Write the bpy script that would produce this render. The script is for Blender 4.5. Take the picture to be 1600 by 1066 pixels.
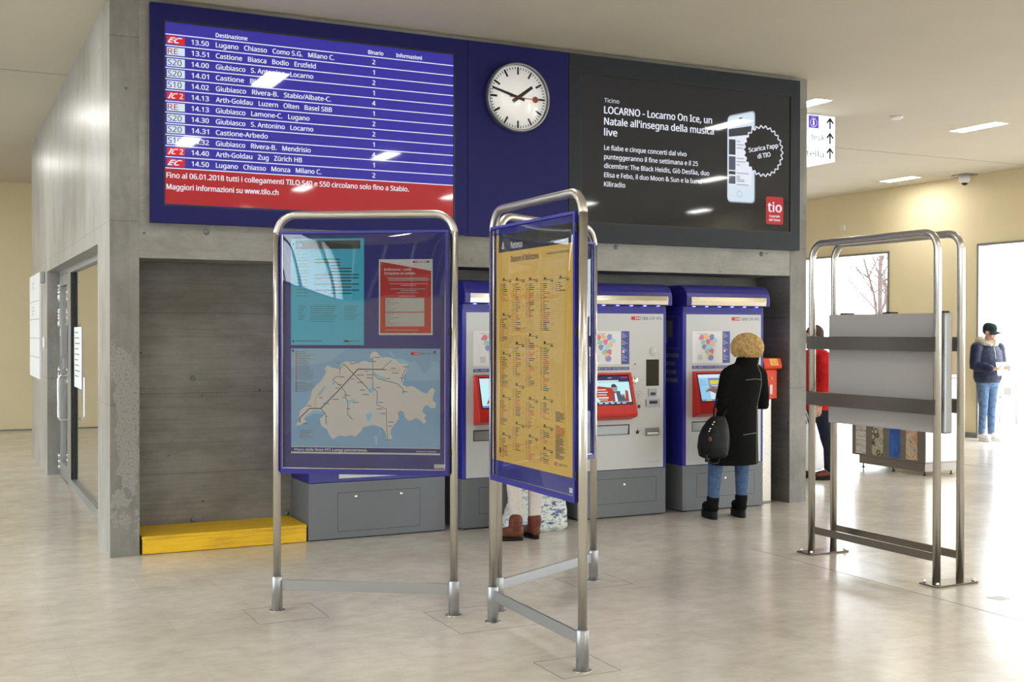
import bpy, bmesh, math, random
from math import sin, cos, pi, radians, sqrt, atan2
from mathutils import Vector, Matrix, Quaternion
from mathutils.bvhtree import BVHTree

for ob in list(bpy.data.objects):
    bpy.data.objects.remove(ob, do_unlink=True)
SC = bpy.context.scene
COL = SC.collection
random.seed(7)

# ------------------------------------------------------------------ camera
cam_d = bpy.data.cameras.new('camera')
cam = bpy.data.objects.new('camera', cam_d)
COL.objects.link(cam)
cam_d.sensor_fit = 'HORIZONTAL'
cam_d.sensor_width = 36.0
cam_d.lens = 1816.79 / 1600 * 36.0
cam_d.clip_end = 300
YAW, PITCH, ROLL = radians(26.2725), radians(0.4622), radians(0.0717)
fwd = Vector((sin(YAW)*cos(PITCH), cos(YAW)*cos(PITCH), -sin(PITCH)))
rgt = Vector((cos(YAW), -sin(YAW), 0))
upv = rgt.cross(fwd)
r2 = rgt*cos(ROLL) + upv*sin(ROLL)
u2 = upv*cos(ROLL) - rgt*sin(ROLL)
m = Matrix((r2, u2, -fwd)).transposed().to_4x4()
m.translation = (0, 0, 1.62)
cam.matrix_world = m
SC.camera = cam

# ------------------------------------------------------------------ world, exposure
SC.view_settings.view_transform = 'Standard'
SC.view_settings.look = 'None'
SC.view_settings.gamma = 1.0
SC.view_settings.exposure = 0.55
SC.view_settings.use_curve_mapping = False
W = bpy.data.worlds.new('overcast_sky')
SC.world = W
W.use_nodes = True
bg = W.node_tree.nodes['Background']
bg.inputs[0].default_value = (0.90, 0.95, 1.0, 1)
bg.inputs[1].default_value = 6.3
LAMP = 36.0
cy = SC.cycles
cy.use_denoising = True
cy.max_bounces = 10
cy.diffuse_bounces = 6
cy.glossy_bounces = 6
cy.transmission_bounces = 8
cy.transparent_max_bounces = 16
cy.sample_clamp_indirect = 6.0
cy.caustics_reflective = False
cy.caustics_refractive = False

# ------------------------------------------------------------------ tagging
def tag(o, label=None, cat=None, group=None, kind=None):
    if label: o['label'] = label
    if cat: o['category'] = cat
    if group: o['group'] = group
    if kind: o['kind'] = kind
    return o

def thing(name, label, cat, loc=(0, 0, 0), rz=0.0, group=None):
    o = bpy.data.objects.new(name, None)
    o.empty_display_size = 0.1
    COL.objects.link(o)
    o.location = loc
    o.rotation_euler = (0, 0, rz)
    return tag(o, label, cat, group)

def copy_tree(o, parent=None):
    c = o.copy()
    COL.objects.link(c)
    if parent is not None:
        c.parent = parent
    for ch in list(o.children):
        copy_tree(ch, c)
    return c

# ------------------------------------------------------------------ materials
def new_mat(name):
    mt = bpy.data.materials.new(name)
    mt.use_nodes = True
    nt = mt.node_tree
    return mt, nt, nt.nodes['Principled BSDF']

def srgb(r, g, b):
    f = lambda c: (c/255/12.92) if c/255 <= 0.04045 else ((c/255+0.055)/1.055)**2.4
    return (f(r), f(g), f(b), 1)

def flat(name, col, rough=0.5, metal=0.0, emit=0.0, spec=0.5, coat=0.0):
    mt, nt, p = new_mat(name)
    p.inputs['Base Color'].default_value = col
    p.inputs['Roughness'].default_value = rough
    p.inputs['Metallic'].default_value = metal
    p.inputs['Specular IOR Level'].default_value = spec
    if coat:
        p.inputs['Coat Weight'].default_value = coat
        p.inputs['Coat Roughness'].default_value = 0.03
    if emit:
        p.inputs['Emission Color'].default_value = col
        p.inputs['Emission Strength'].default_value = emit
    return mt

def coords(nt, scale=(1, 1, 1)):
    tc = nt.nodes.new('ShaderNodeTexCoord')
    mp = nt.nodes.new('ShaderNodeMapping')
    mp.inputs['Scale'].default_value = scale
    nt.links.new(tc.outputs['Object'], mp.inputs['Vector'])
    return mp.outputs['Vector']

def noise(nt, vec, scale, detail=4, rough=0.55):
    n = nt.nodes.new('ShaderNodeTexNoise')
    n.inputs['Scale'].default_value = scale
    n.inputs['Detail'].default_value = detail
    n.inputs['Roughness'].default_value = rough
    nt.links.new(vec, n.inputs['Vector'])
    return n.outputs['Fac']

def ramp(nt, fac, stops):
    r = nt.nodes.new('ShaderNodeValToRGB')
    e = r.color_ramp.elements
    while len(e) > 1:
        e.remove(e[-1])
    e[0].position, e[0].color = stops[0]
    for pz, c in stops[1:]:
        x = e.new(pz)
        x.color = c
    nt.links.new(fac, r.inputs['Fac'])
    return r.outputs['Color']

def mixc(nt, fac, a, b, mode='MIX'):
    x = nt.nodes.new('ShaderNodeMix')
    x.data_type = 'RGBA'
    x.blend_type = mode
    def setin(idx, v):
        s = x.inputs[idx]
        if hasattr(v, 'is_output') or isinstance(v, bpy.types.NodeSocket):
            nt.links.new(v, s)
        else:
            s.default_value = v
    setin(0, fac)
    setin(6, a)
    setin(7, b)
    return x.outputs[2]

def mathn(nt, op, a, b=None, c=None, clamp=False):
    x = nt.nodes.new('ShaderNodeMath')
    x.operation = op
    x.use_clamp = clamp
    for i, v in enumerate((a, b, c)):
        if v is None: continue
        if isinstance(v, bpy.types.NodeSocket):
            nt.links.new(v, x.inputs[i])
        else:
            x.inputs[i].default_value = v
    return x.outputs[0]

def gray(v, t=(1, 1, 1)):
    return (v*t[0], v*t[1], v*t[2], 1)

def bump(nt, p, h, strength=0.2, dist=0.01):
    b = nt.nodes.new('ShaderNodeBump')
    b.inputs['Strength'].default_value = strength
    b.inputs['Distance'].default_value = dist
    nt.links.new(h, b.inputs['Height'])
    nt.links.new(b.outputs['Normal'], p.inputs['Normal'])

def concrete(name, base, tint=(1, 0.985, 0.94), stretch=(1, 1, 1), rough=0.55, seam=None, patch=False, streak=0.4, spec=0.5):
    mt, nt, p = new_mat(name)
    v0 = coords(nt)
    vs = coords(nt, stretch)
    big = noise(nt, v0, 0.9, 5, 0.6)
    str_ = noise(nt, vs, 5.0, 6, 0.65)
    fine = noise(nt, v0, 45, 3, 0.6)
    warm = tuple(x*y for x, y in zip(tint, (1.0, 0.965, 0.86)))
    mid = noise(nt, coords(nt, tuple(0.4+0.6*min(1.5, q) for q in stretch)), 2.6, 5, 0.7)
    c1 = ramp(nt, big, [(0.32, gray(base*0.78, warm)), (0.5, gray(base*0.98, tint)), (0.68, gray(base*1.2, tint))])
    c1 = mixc(nt, 0.8, c1, ramp(nt, mid, [(0.34, gray(0.70, (1, .97, .9))), (0.5, gray(0.95)), (0.66, gray(1.15))]), 'MULTIPLY')
    c2 = ramp(nt, str_, [(0.28, gray(0.72)), (0.5, gray(1.0)), (0.75, gray(1.12))])
    c = mixc(nt, streak, c1, c2, 'MULTIPLY')
    c = mixc(nt, 0.25, c, ramp(nt, fine, [(0.3, gray(0.8)), (0.7, gray(1.1))]), 'MULTIPLY')
    # pin holes of the cast surface
    vo = nt.nodes.new('ShaderNodeTexVoronoi')
    vo.inputs['Scale'].default_value = 7.0
    nt.links.new(v0, vo.inputs['Vector'])
    hole = mathn(nt, 'LESS_THAN', vo.outputs['Distance'], 0.075)
    sel = mathn(nt, 'GREATER_THAN', noise(nt, v0, 3.1, 1), 0.56)
    hole = mathn(nt, 'MULTIPLY', hole, sel)
    c = mixc(nt, mathn(nt, 'MULTIPLY', hole, 0.65), c, gray(0.03))
    if seam:
        tc = nt.nodes.new('ShaderNodeSeparateXYZ')
        nt.links.new(v0, tc.inputs[0])
        tot = None
        for ax, step, off in seam:
            q = mathn(nt, 'ADD', tc.outputs['XYZ'.index(ax)], off)
            q = mathn(nt, 'PINGPONG', q, step/2)
            q = mathn(nt, 'LESS_THAN', q, 0.004)
            tot = q if tot is None else mathn(nt, 'MAXIMUM', tot, q)
        c = mixc(nt, mathn(nt, 'MULTIPLY', tot, 0.38), c, gray(0.06))
    if patch:   # spalled, re-rendered patch low on the corner pillar
        sp = nt.nodes.new('ShaderNodeSeparateXYZ')
        nt.links.new(v0, sp.inputs[0])
        zc = mathn(nt, 'SUBTRACT', sp.outputs[2], 0.85)
        zc = mathn(nt, 'MULTIPLY', mathn(nt, 'ABSOLUTE', zc), 1.25)
        xc = mathn(nt, 'MULTIPLY', mathn(nt, 'ABSOLUTE', mathn(nt, 'SUBTRACT', sp.outputs[0], 1.235)), 7.0)
        d = mathn(nt, 'MAXIMUM', zc, xc)
        n1 = noise(nt, coords(nt, (1, 1, 0.6)), 5.5, 4, 0.62)
        msk = mathn(nt, 'GREATER_THAN', mathn(nt, 'SUBTRACT', n1, mathn(nt, 'MULTIPLY', d, 0.34)), 0.27)
        n2 = noise(nt, v0, 60, 3, 0.6)
        pc = ramp(nt, n2, [(0.36, gray(0.17)), (0.44, gray(0.26, (1, .97, .92))), (0.8, gray(0.33, (1, .97, .92)))])
        front = mathn(nt, 'LESS_THAN', sp.outputs[1], 8.705)
        c = mixc(nt, mathn(nt, 'MULTIPLY', msk, front), c, pc)
    nt.links.new(c, p.inputs['Base Color'])
    p.inputs['Roughness'].default_value = rough
    p.inputs['Specular IOR Level'].default_value = spec
    rr = nt.nodes.new('ShaderNodeMapRange')
    nt.links.new(str_, rr.inputs['Value'])
    rr.inputs['To Min'].default_value = rough-0.1
    rr.inputs['To Max'].default_value = rough+0.12
    nt.links.new(rr.outputs['Result'], p.inputs['Roughness'])
    bump(nt, p, str_, 0.18, 0.01)
    return mt

def plaster(name, col, var=0.05, rough=0.85):
    mt, nt, p = new_mat(name)
    v = coords(nt)
    n1 = noise(nt, v, 1.3, 5, 0.6)
    a = tuple(x*(1-var) for x in col[:3])+(1,)
    b = tuple(min(1, x*(1+var)) for x in col[:3])+(1,)
    nt.links.new(ramp(nt, n1, [(0.3, a), (0.7, b)]), p.inputs['Base Color'])
    p.inputs['Roughness'].default_value = rough
    bump(nt, p, noise(nt, v, 60, 3), 0.06, 0.004)
    return mt

def stone_floor(name):
    mt, nt, p = new_mat(name)
    v = coords(nt)
    br = nt.nodes.new('ShaderNodeTexBrick')
    br.offset = 0.5
    br.inputs['Scale'].default_value = 1.0
    br.inputs['Brick Width'].default_value = 1.15
    br.inputs['Row Height'].default_value = 0.575
    br.inputs['Mortar Size'].default_value = 0.002
    br.inputs['Mortar Smooth'].default_value = 0.3
    br.inputs['Color1'].default_value = (0.66, 0.625, 0.56, 1)
    br.inputs['Color2'].default_value = (0.70, 0.665, 0.60, 1)
    br.inputs['Mortar'].default_value = (0.60, 0.565, 0.50, 1)
    nt.links.new(v, br.inputs['Vector'])
    n1 = noise(nt, v, 1.7, 6, 0.62)
    n2 = noise(nt, coords(nt, (1, 1.3, 1)), 7, 6, 0.68)
    c = mixc(nt, 0.75, br.outputs['Color'], ramp(nt, n1, [(0.28, (0.82, 0.79, 0.74, 1)), (0.70, (1.0, 1.0, 1.0, 1))]), 'MULTIPLY')
    c = mixc(nt, 0.75, c, ramp(nt, n2, [(0.30, (0.80, 0.77, 0.72, 1)), (0.62, (1.0, 1.0, 1.0, 1))]), 'MULTIPLY')
    nt.links.new(c, p.inputs['Base Color'])
    rr = nt.nodes.new('ShaderNodeMapRange')
    nt.links.new(n1, rr.inputs['Value'])
    rr.inputs['To Min'].default_value = 0.15
    rr.inputs['To Max'].default_value = 0.27
    nt.links.new(rr.outputs['Result'], p.inputs['Roughness'])
    return mt

def brushed(name, col, rough=0.32, axis=2, metal=1.0):
    mt, nt, p = new_mat(name)
    n1 = noise(nt, coords(nt), 9, 3, 0.6)
    a = tuple(x*0.95 for x in col[:3])+(1,)
    nt.links.new(ramp(nt, n1, [(0.3, a), (0.7, col)]), p.inputs['Base Color'])
    p.inputs['Metallic'].default_value = metal
    p.inputs['Roughness'].default_value = rough
    return mt

def pane(name, tint=(1, 1, 1, 1), ior=1.5, boost=1.0, rough=0.0):
    """clear sheet: what is behind it shows through, mirror reflection by fresnel"""
    mt = bpy.data.materials.new(name)
    mt.use_nodes = True
    nt = mt.node_tree
    nt.nodes.clear()
    out = nt.nodes.new('ShaderNodeOutputMaterial')
    tr = nt.nodes.new('ShaderNodeBsdfTransparent')
    tr.inputs[0].default_value = tint
    gl = nt.nodes.new('ShaderNodeBsdfGlossy')
    gl.inputs['Roughness'].default_value = rough
    fr = nt.nodes.new('ShaderNodeFresnel')
    fr.inputs['IOR'].default_value = ior
    f = mathn(nt, 'MULTIPLY', fr.outputs[0], boost, clamp=True)
    mx = nt.nodes.new('ShaderNodeMixShader')
    nt.links.new(f, mx.inputs[0])
    nt.links.new(tr.outputs[0], mx.inputs[1])
    nt.links.new(gl.outputs[0], mx.inputs[2])
    nt.links.new(mx.outputs[0], out.inputs[0])
    return mt

def screen_mat(name, col, emit, spec=0.5):
    mt, nt, p = new_mat(name)
    p.inputs['Base Color'].default_value = (0.01, 0.01, 0.012, 1)
    p.inputs['Roughness'].default_value = 0.035
    p.inputs['Specular IOR Level'].default_value = spec
    p.inputs['Emission Color'].default_value = col
    p.inputs['Emission Strength'].default_value = emit
    return mt

def weave(name, col, col2, scale=60, rough=0.9, spec=0.25):
    mt, nt, p = new_mat(name)
    v = coords(nt)
    nt.links.new(ramp(nt, noise(nt, v, scale, 4, 0.7), [(0.3, col), (0.7, col2)]), p.inputs['Base Color'])
    p.inputs['Roughness'].default_value = rough
    p.inputs['Specular IOR Level'].default_value = spec
    bump(nt, p, noise(nt, v, 14, 4), 0.35, 0.02)
    return mt

M = {}
M['conc_pillar'] = concrete('concrete_pillar', 0.24, (1, .975, .92), (3, 3, 0.25), 0.5, seam=[('Z', 1.32, 0.23)], patch=True)
M['conc_beam'] = concrete('concrete_beam', 0.30, (1, .975, .90), (0.25, 3, 5), 0.55)
M['conc_recess'] = concrete('concrete_recess', 0.23, (1, .965, .88), (0.22, 0.22, 6), 0.6, seam=[('Z', 0.62, 0.1)], streak=0.75)
M['conc_side'] = concrete('concrete_side', 0.36, (1, .985, .95), (3, 3, 0.2), 0.34, seam=[('Z', 1.32, 0.23), ('Y', 2.4, 0.3)], streak=0.35)
M['wall_yellow'] = plaster('yellow_plaster', (0.80, 0.70, 0.47, 1), 0.03)
M['ceiling'] = plaster('cream_ceiling', (0.57, 0.525, 0.425, 1), 0.025)
M['floor'] = stone_floor('polished_limestone')
M['dark_line'] = flat('dark_joint', gray(0.10), 0.8)
M['joint'] = flat('floor_joint', (0.17, 0.15, 0.12, 1), 0.7)
M['skirt'] = flat('grey_skirting', gray(0.22), 0.5)
M['steel'] = brushed('brushed_stainless', (0.66, 0.64, 0.60, 1), 0.27, 2)
M['steel_h'] = brushed('brushed_stainless_bar', (0.60, 0.575, 0.53, 1), 0.33, 0)
M['steel_shaded'] = brushed('shaded_stainless', (0.27, 0.245, 0.215, 1), 0.26, 1)  # same stainless, with the shade on bars and plates put into the colour
M['alu'] = flat('aluminium', (0.36, 0.365, 0.37, 1), 0.40, 0.8)
M['chrome'] = flat('polished_steel', (0.80, 0.79, 0.77, 1), 0.08, 1.0)
M['blue_house'] = flat('deep_blue_paint', srgb(20, 20, 90), 0.5, spec=0.25)
M['blue'] = flat('royal_blue_paint', srgb(38, 36, 128), 0.35)
M['blue_lite'] = flat('blue_trim', srgb(48, 48, 150), 0.35)
M['blue_board'] = flat('blue_pinboard', srgb(46, 46, 140), 0.6)
M['anthracite'] = flat('anthracite_paint', srgb(38, 43, 50), 0.5, spec=0.3)
M['black'] = flat('black_plastic', gray(0.012), 0.4)
M['black_gloss'] = flat('black_gloss', gray(0.008), 0.12)
M['ink'] = flat('black_ink', gray(0.02), 0.6)
M['ink_red'] = flat('red_ink', srgb(205, 84, 44), 0.6)
M['white'] = flat('white_print', gray(0.80), 0.5)
M['paper'] = flat('white_paper', (0.78, 0.79, 0.80, 1), 0.7)
M['white_gloss'] = flat('white_enamel', (0.84, 0.83, 0.80, 1), 0.2)
M['panel_grey'] = flat('pale_grey_enamel', (0.60, 0.61, 0.60, 1), 0.38)
M['plinth'] = flat('mid_grey_paint', srgb(112, 116, 120), 0.5)
M['plinth_line'] = flat('door_gap', gray(0.06), 0.7)
M['board_grey'] = flat('grey_laminate', srgb(178, 175, 173), 0.6)
M['red'] = flat('signal_red_paint', (0.60, 0.022, 0.018, 1), 0.32)
M['logo_red'] = flat('logo_red', (0.66, 0.02, 0.02, 1), 0.5)
M['orange'] = flat('orange_paint', srgb(226, 72, 28), 0.4)
M['sticker'] = flat('yellow_sticker', srgb(238, 178, 84), 0.5)
M['amber'] = flat('timetable_yellow', (0.82, 0.50, 0.085, 1), 0.6)
M['charcoal'] = flat('charcoal_print', gray(0.035), 0.5)
M['cyan'] = flat('cyan_poster', srgb(82, 208, 246), 0.6)
M['cyan_dk'] = flat('cyan_ink', srgb(40, 110, 140), 0.6)
M['poster_red'] = flat('poster_red', srgb(205, 52, 48), 0.6)
M['poster_grey'] = flat('poster_grey', srgb(205, 204, 204), 0.6)
M['poster_text'] = flat('grey_ink', gray(0.20), 0.6)
M['map_sea'] = flat('map_blue', srgb(152, 196, 236), 0.6)
M['map_sea2'] = flat('map_blue_far', srgb(168, 208, 240), 0.6)
M['map_land'] = flat('map_land', srgb(240, 236, 234), 0.6)
M['map_lake'] = flat('map_lake', srgb(164, 224, 252), 0.6)
M['map_rail'] = flat('map_rail', srgb(110, 108, 112), 0.6)
M['map_brown'] = flat('map_brown', srgb(150, 130, 100), 0.6)
M['map_green'] = flat('map_green', srgb(90, 150, 120), 0.6)
M['pink'] = flat('map_pink', srgb(224, 130, 160), 0.6)
M['violet'] = flat('map_violet', srgb(150, 150, 210), 0.6)
M['mint'] = flat('map_mint', srgb(160, 210, 190), 0.6)
M['peach'] = flat('map_peach', srgb(240, 196, 150), 0.6)
M['leaflet_blue'] = flat('leaflet_blue', srgb(72, 84, 160), 0.5)
M['scr_blue'] = screen_mat('departures_screen', srgb(58, 52, 176), 0.52)
M['scr_dk'] = screen_mat('advert_screen', srgb(42, 43, 48), 0.36)
M['scr_red'] = screen_mat('red_notice_screen', (0.50, 0.02, 0.028, 1), 0.55)
M['e_white'] = screen_mat('lit_white_text', (0.86, 0.90, 1.0, 1), 0.62)
M['e_red'] = screen_mat('lit_red_badge', (0.78, 0.02, 0.02, 1), 0.6)
M['e_pale'] = screen_mat('lit_pale_badge', (0.72, 0.84, 0.95, 1), 0.62)
M['e_navy'] = screen_mat('lit_navy_text', (0.03, 0.03, 0.14, 1), 0.5)
M['e_crim'] = screen_mat('lit_crimson_text', (0.42, 0.01, 0.06, 1), 0.55)
M['e_blue'] = screen_mat('lit_light_blue', srgb(150, 205, 235), 0.65)
M['e_sky'] = screen_mat('lit_sky', srgb(190, 235, 240), 0.7)
M['e_brick'] = screen_mat('lit_brick', srgb(190, 60, 36), 0.6)
M['e_slate'] = screen_mat('lit_slate', srgb(92, 100, 120), 0.5)
M['e_yel'] = screen_mat('lit_yellow', srgb(226, 210, 60), 0.6)
M['e_mid'] = screen_mat('lit_mid_blue', srgb(110, 140, 205), 0.6)
M['e_grey'] = screen_mat('lit_grey', srgb(170, 180, 195), 0.5)
M['e_dgrey'] = screen_mat('lit_dark_grey', srgb(70, 74, 84), 0.45)
M['e_tio'] = screen_mat('lit_tile_red', srgb(200, 50, 58), 0.55)
M['lamp'] = flat('lamp_diffuser', (1.0, 0.98, 0.93, 1), 0.5, emit=LAMP)
M['led'] = flat('blue_led', (0.20, 0.16, 1.0, 1), 0.5, emit=9.0)
M['sign_lit'] = flat('lit_sign_face', (0.80, 0.90, 1.0, 1), 0.4, emit=0.42)
M['sign_under'] = flat('lit_sign_underside', (0.86, 0.94, 1.0, 1), 0.4, emit=0.75)
M['sign_blue'] = flat('sign_indigo', srgb(72, 46, 160), 0.4, emit=0.35)
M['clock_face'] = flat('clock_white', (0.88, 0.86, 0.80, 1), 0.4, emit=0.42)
M['clock_red'] = flat('clock_red', srgb(196, 34, 34), 0.4)
M['clear'] = pane('clear_acrylic', (0.985, 0.985, 0.99, 1), 1.5, 1.0)
M['glass'] = pane('window_glass', (0.80, 0.84, 0.83, 1), 1.6, 3.3)
M['plain_glass'] = pane('facade_glass', (0.93, 0.96, 0.97, 1), 1.5, 1.0)
M['yellow_wood'] = None
def yellow_wood():
    mt, nt, p = new_mat('yellow_painted_wood')
    v = coords(nt, (0.6, 6, 6))
    n1 = noise(nt, v, 6, 5, 0.65)
    c = ramp(nt, n1, [(0.25, srgb(196, 150, 20)), (0.5, srgb(232, 186, 22)), (0.8, srgb(244, 200, 34))])
    n2 = noise(nt, coords(nt, (1.5, 5, 8)), 5, 4, 0.7)
    c = mixc(nt, ramp(nt, n2, [(0.60, gray(0)), (0.72, gray(0.7))]), c, srgb(150, 104, 24))
    nt.links.new(c, p.inputs['Base Color'])
    p.inputs['Roughness'].default_value = 0.5
    return mt
M['yellow_wood'] = yellow_wood()
M['skin'] = flat('skin', (0.56, 0.33, 0.24, 1), 0.55)
M['coat_black'] = weave('black_wool', gray(0.005), gray(0.011), 90, spec=0.06)
M['piping'] = flat('grey_piping', gray(0.16), 0.6)
M['denim'] = weave('blue_denim', srgb(56, 80, 112), srgb(84, 110, 144), 25)
M['denim_lt'] = weave('pale_denim', srgb(58, 80, 112), srgb(104, 128, 158), 22)
M['suede'] = weave('black_suede', gray(0.006), gray(0.012), 60, spec=0.08)
M['rubber'] = flat('black_rubber', gray(0.009), 0.6, spec=0.2)
M['blond'] = weave('blond_hair', srgb(176, 138, 80), srgb(240, 208, 148), 30, 0.5)
M['brown_hair'] = weave('brown_hair', srgb(50, 36, 26), srgb(80, 58, 40), 40, 0.6)
M['leggings'] = weave('pale_leggings', srgb(196, 186, 178), srgb(214, 206, 198), 60)
M['brown_leather'] = weave('brown_leather', srgb(84, 44, 32), srgb(116, 62, 46), 20, 0.45)
M['beige_coat'] = weave('grey_beige_wool', srgb(120, 112, 100), srgb(140, 130, 116), 50)
M['navy_jacket'] = weave('navy_nylon', srgb(22, 26, 46), srgb(38, 44, 72), 12, 0.5)
M['fur'] = weave('cream_fur', srgb(160, 150, 132), srgb(214, 206, 190), 50, 0.95)
M['cap_cloth'] = weave('dark_green_cloth', srgb(26, 36, 36), srgb(36, 48, 46), 50)
M['red_coat'] = weave('red_coat', srgb(168, 22, 24), srgb(204, 36, 34), 20)
M['dark_trouser'] = weave('dark_trousers', srgb(24, 28, 40), srgb(38, 42, 56), 40)
M['sneaker'] = flat('white_sneaker', gray(0.8), 0.5)
M['bag_black'] = weave('black_bag_leather', gray(0.005), gray(0.010), 25, 0.5, spec=0.15)
M['bark'] = weave('tree_bark', srgb(70, 60, 56), srgb(104, 92, 86), 8)
M['pave'] = plaster('street_paving', (0.62, 0.62, 0.62, 1), 0.05)
M['magenta'] = flat('red_panel', srgb(214, 30, 66), 0.5)
M['rack'] = flat('grey_metal_tube', gray(0.3), 0.4, 0.6)
M['pet_blue'] = None
def photo_like(name, stops, scale, dist='noise', stretch=(1, 1, 1)):
    mt, nt, p = new_mat(name)
    v = coords(nt, stretch)
    if dist == 'noise':
        f = noise(nt, v, scale, 5, 0.7)
    else:
        vo = nt.nodes.new('ShaderNodeTexVoronoi')
        vo.inputs['Scale'].default_value = scale
        nt.links.new(v, vo.inputs['Vector'])
        f = vo.outputs['Distance']
        if dist == 'rings':
            f = mathn(nt, 'PINGPONG', mathn(nt, 'MULTIPLY', f, 3.0), 1.0)
    nt.links.new(ramp(nt, f, stops), p.inputs['Base Color'])
    p.inputs['Roughness'].default_value = 0.4
    return mt
M['pet_blue'] = photo_like('blue_bottle_picture', [(0.3, srgb(24, 66, 150)), (0.55, srgb(44, 104, 196)), (0.68, srgb(60, 120, 210)), (0.78, srgb(220, 232, 246))], 9)
M['can_pic'] = photo_like('tin_lid_picture', [(0.0, srgb(210, 206, 190)), (0.35, srgb(150, 146, 120)), (0.6, srgb(214, 212, 200)), (0.85, srgb(120, 112, 84)), (1.0, srgb(50, 46, 38))], 9.0, 'rings')
M['paper_pic'] = photo_like('newspaper_picture', [(0.3, srgb(60, 60, 66)), (0.42, srgb(226, 226, 222)), (0.6, srgb(150, 150, 146)), (0.72, srgb(236, 236, 234)), (0.85, srgb(150, 170, 60))], 4, 'noise', (0.6, 0.6, 9))
M['rubbish_pic'] = photo_like('rubbish_picture', [(0.3, srgb(90, 96, 84)), (0.45, srgb(206, 200, 186)), (0.58, srgb(196, 130, 70)), (0.7, srgb(226, 222, 210)), (0.8, srgb(84, 84, 92))], 13)
M['bag_pattern'] = photo_like('printed_bag', [(0.36, srgb(30, 34, 64)), (0.42, srgb(60, 104, 156)), (0.46, srgb(206, 210, 200)), (0.56, srgb(222, 224, 216)), (0.60, srgb(120, 150, 172)), (0.64, srgb(200, 204, 196)), (0.70, srgb(50, 46, 62))], 8, 'noise', (1, 1, 2.6))
M['white_bag'] = flat('white_plastic_bag', (0.75, 0.77, 0.82, 1), 0.5)

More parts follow.
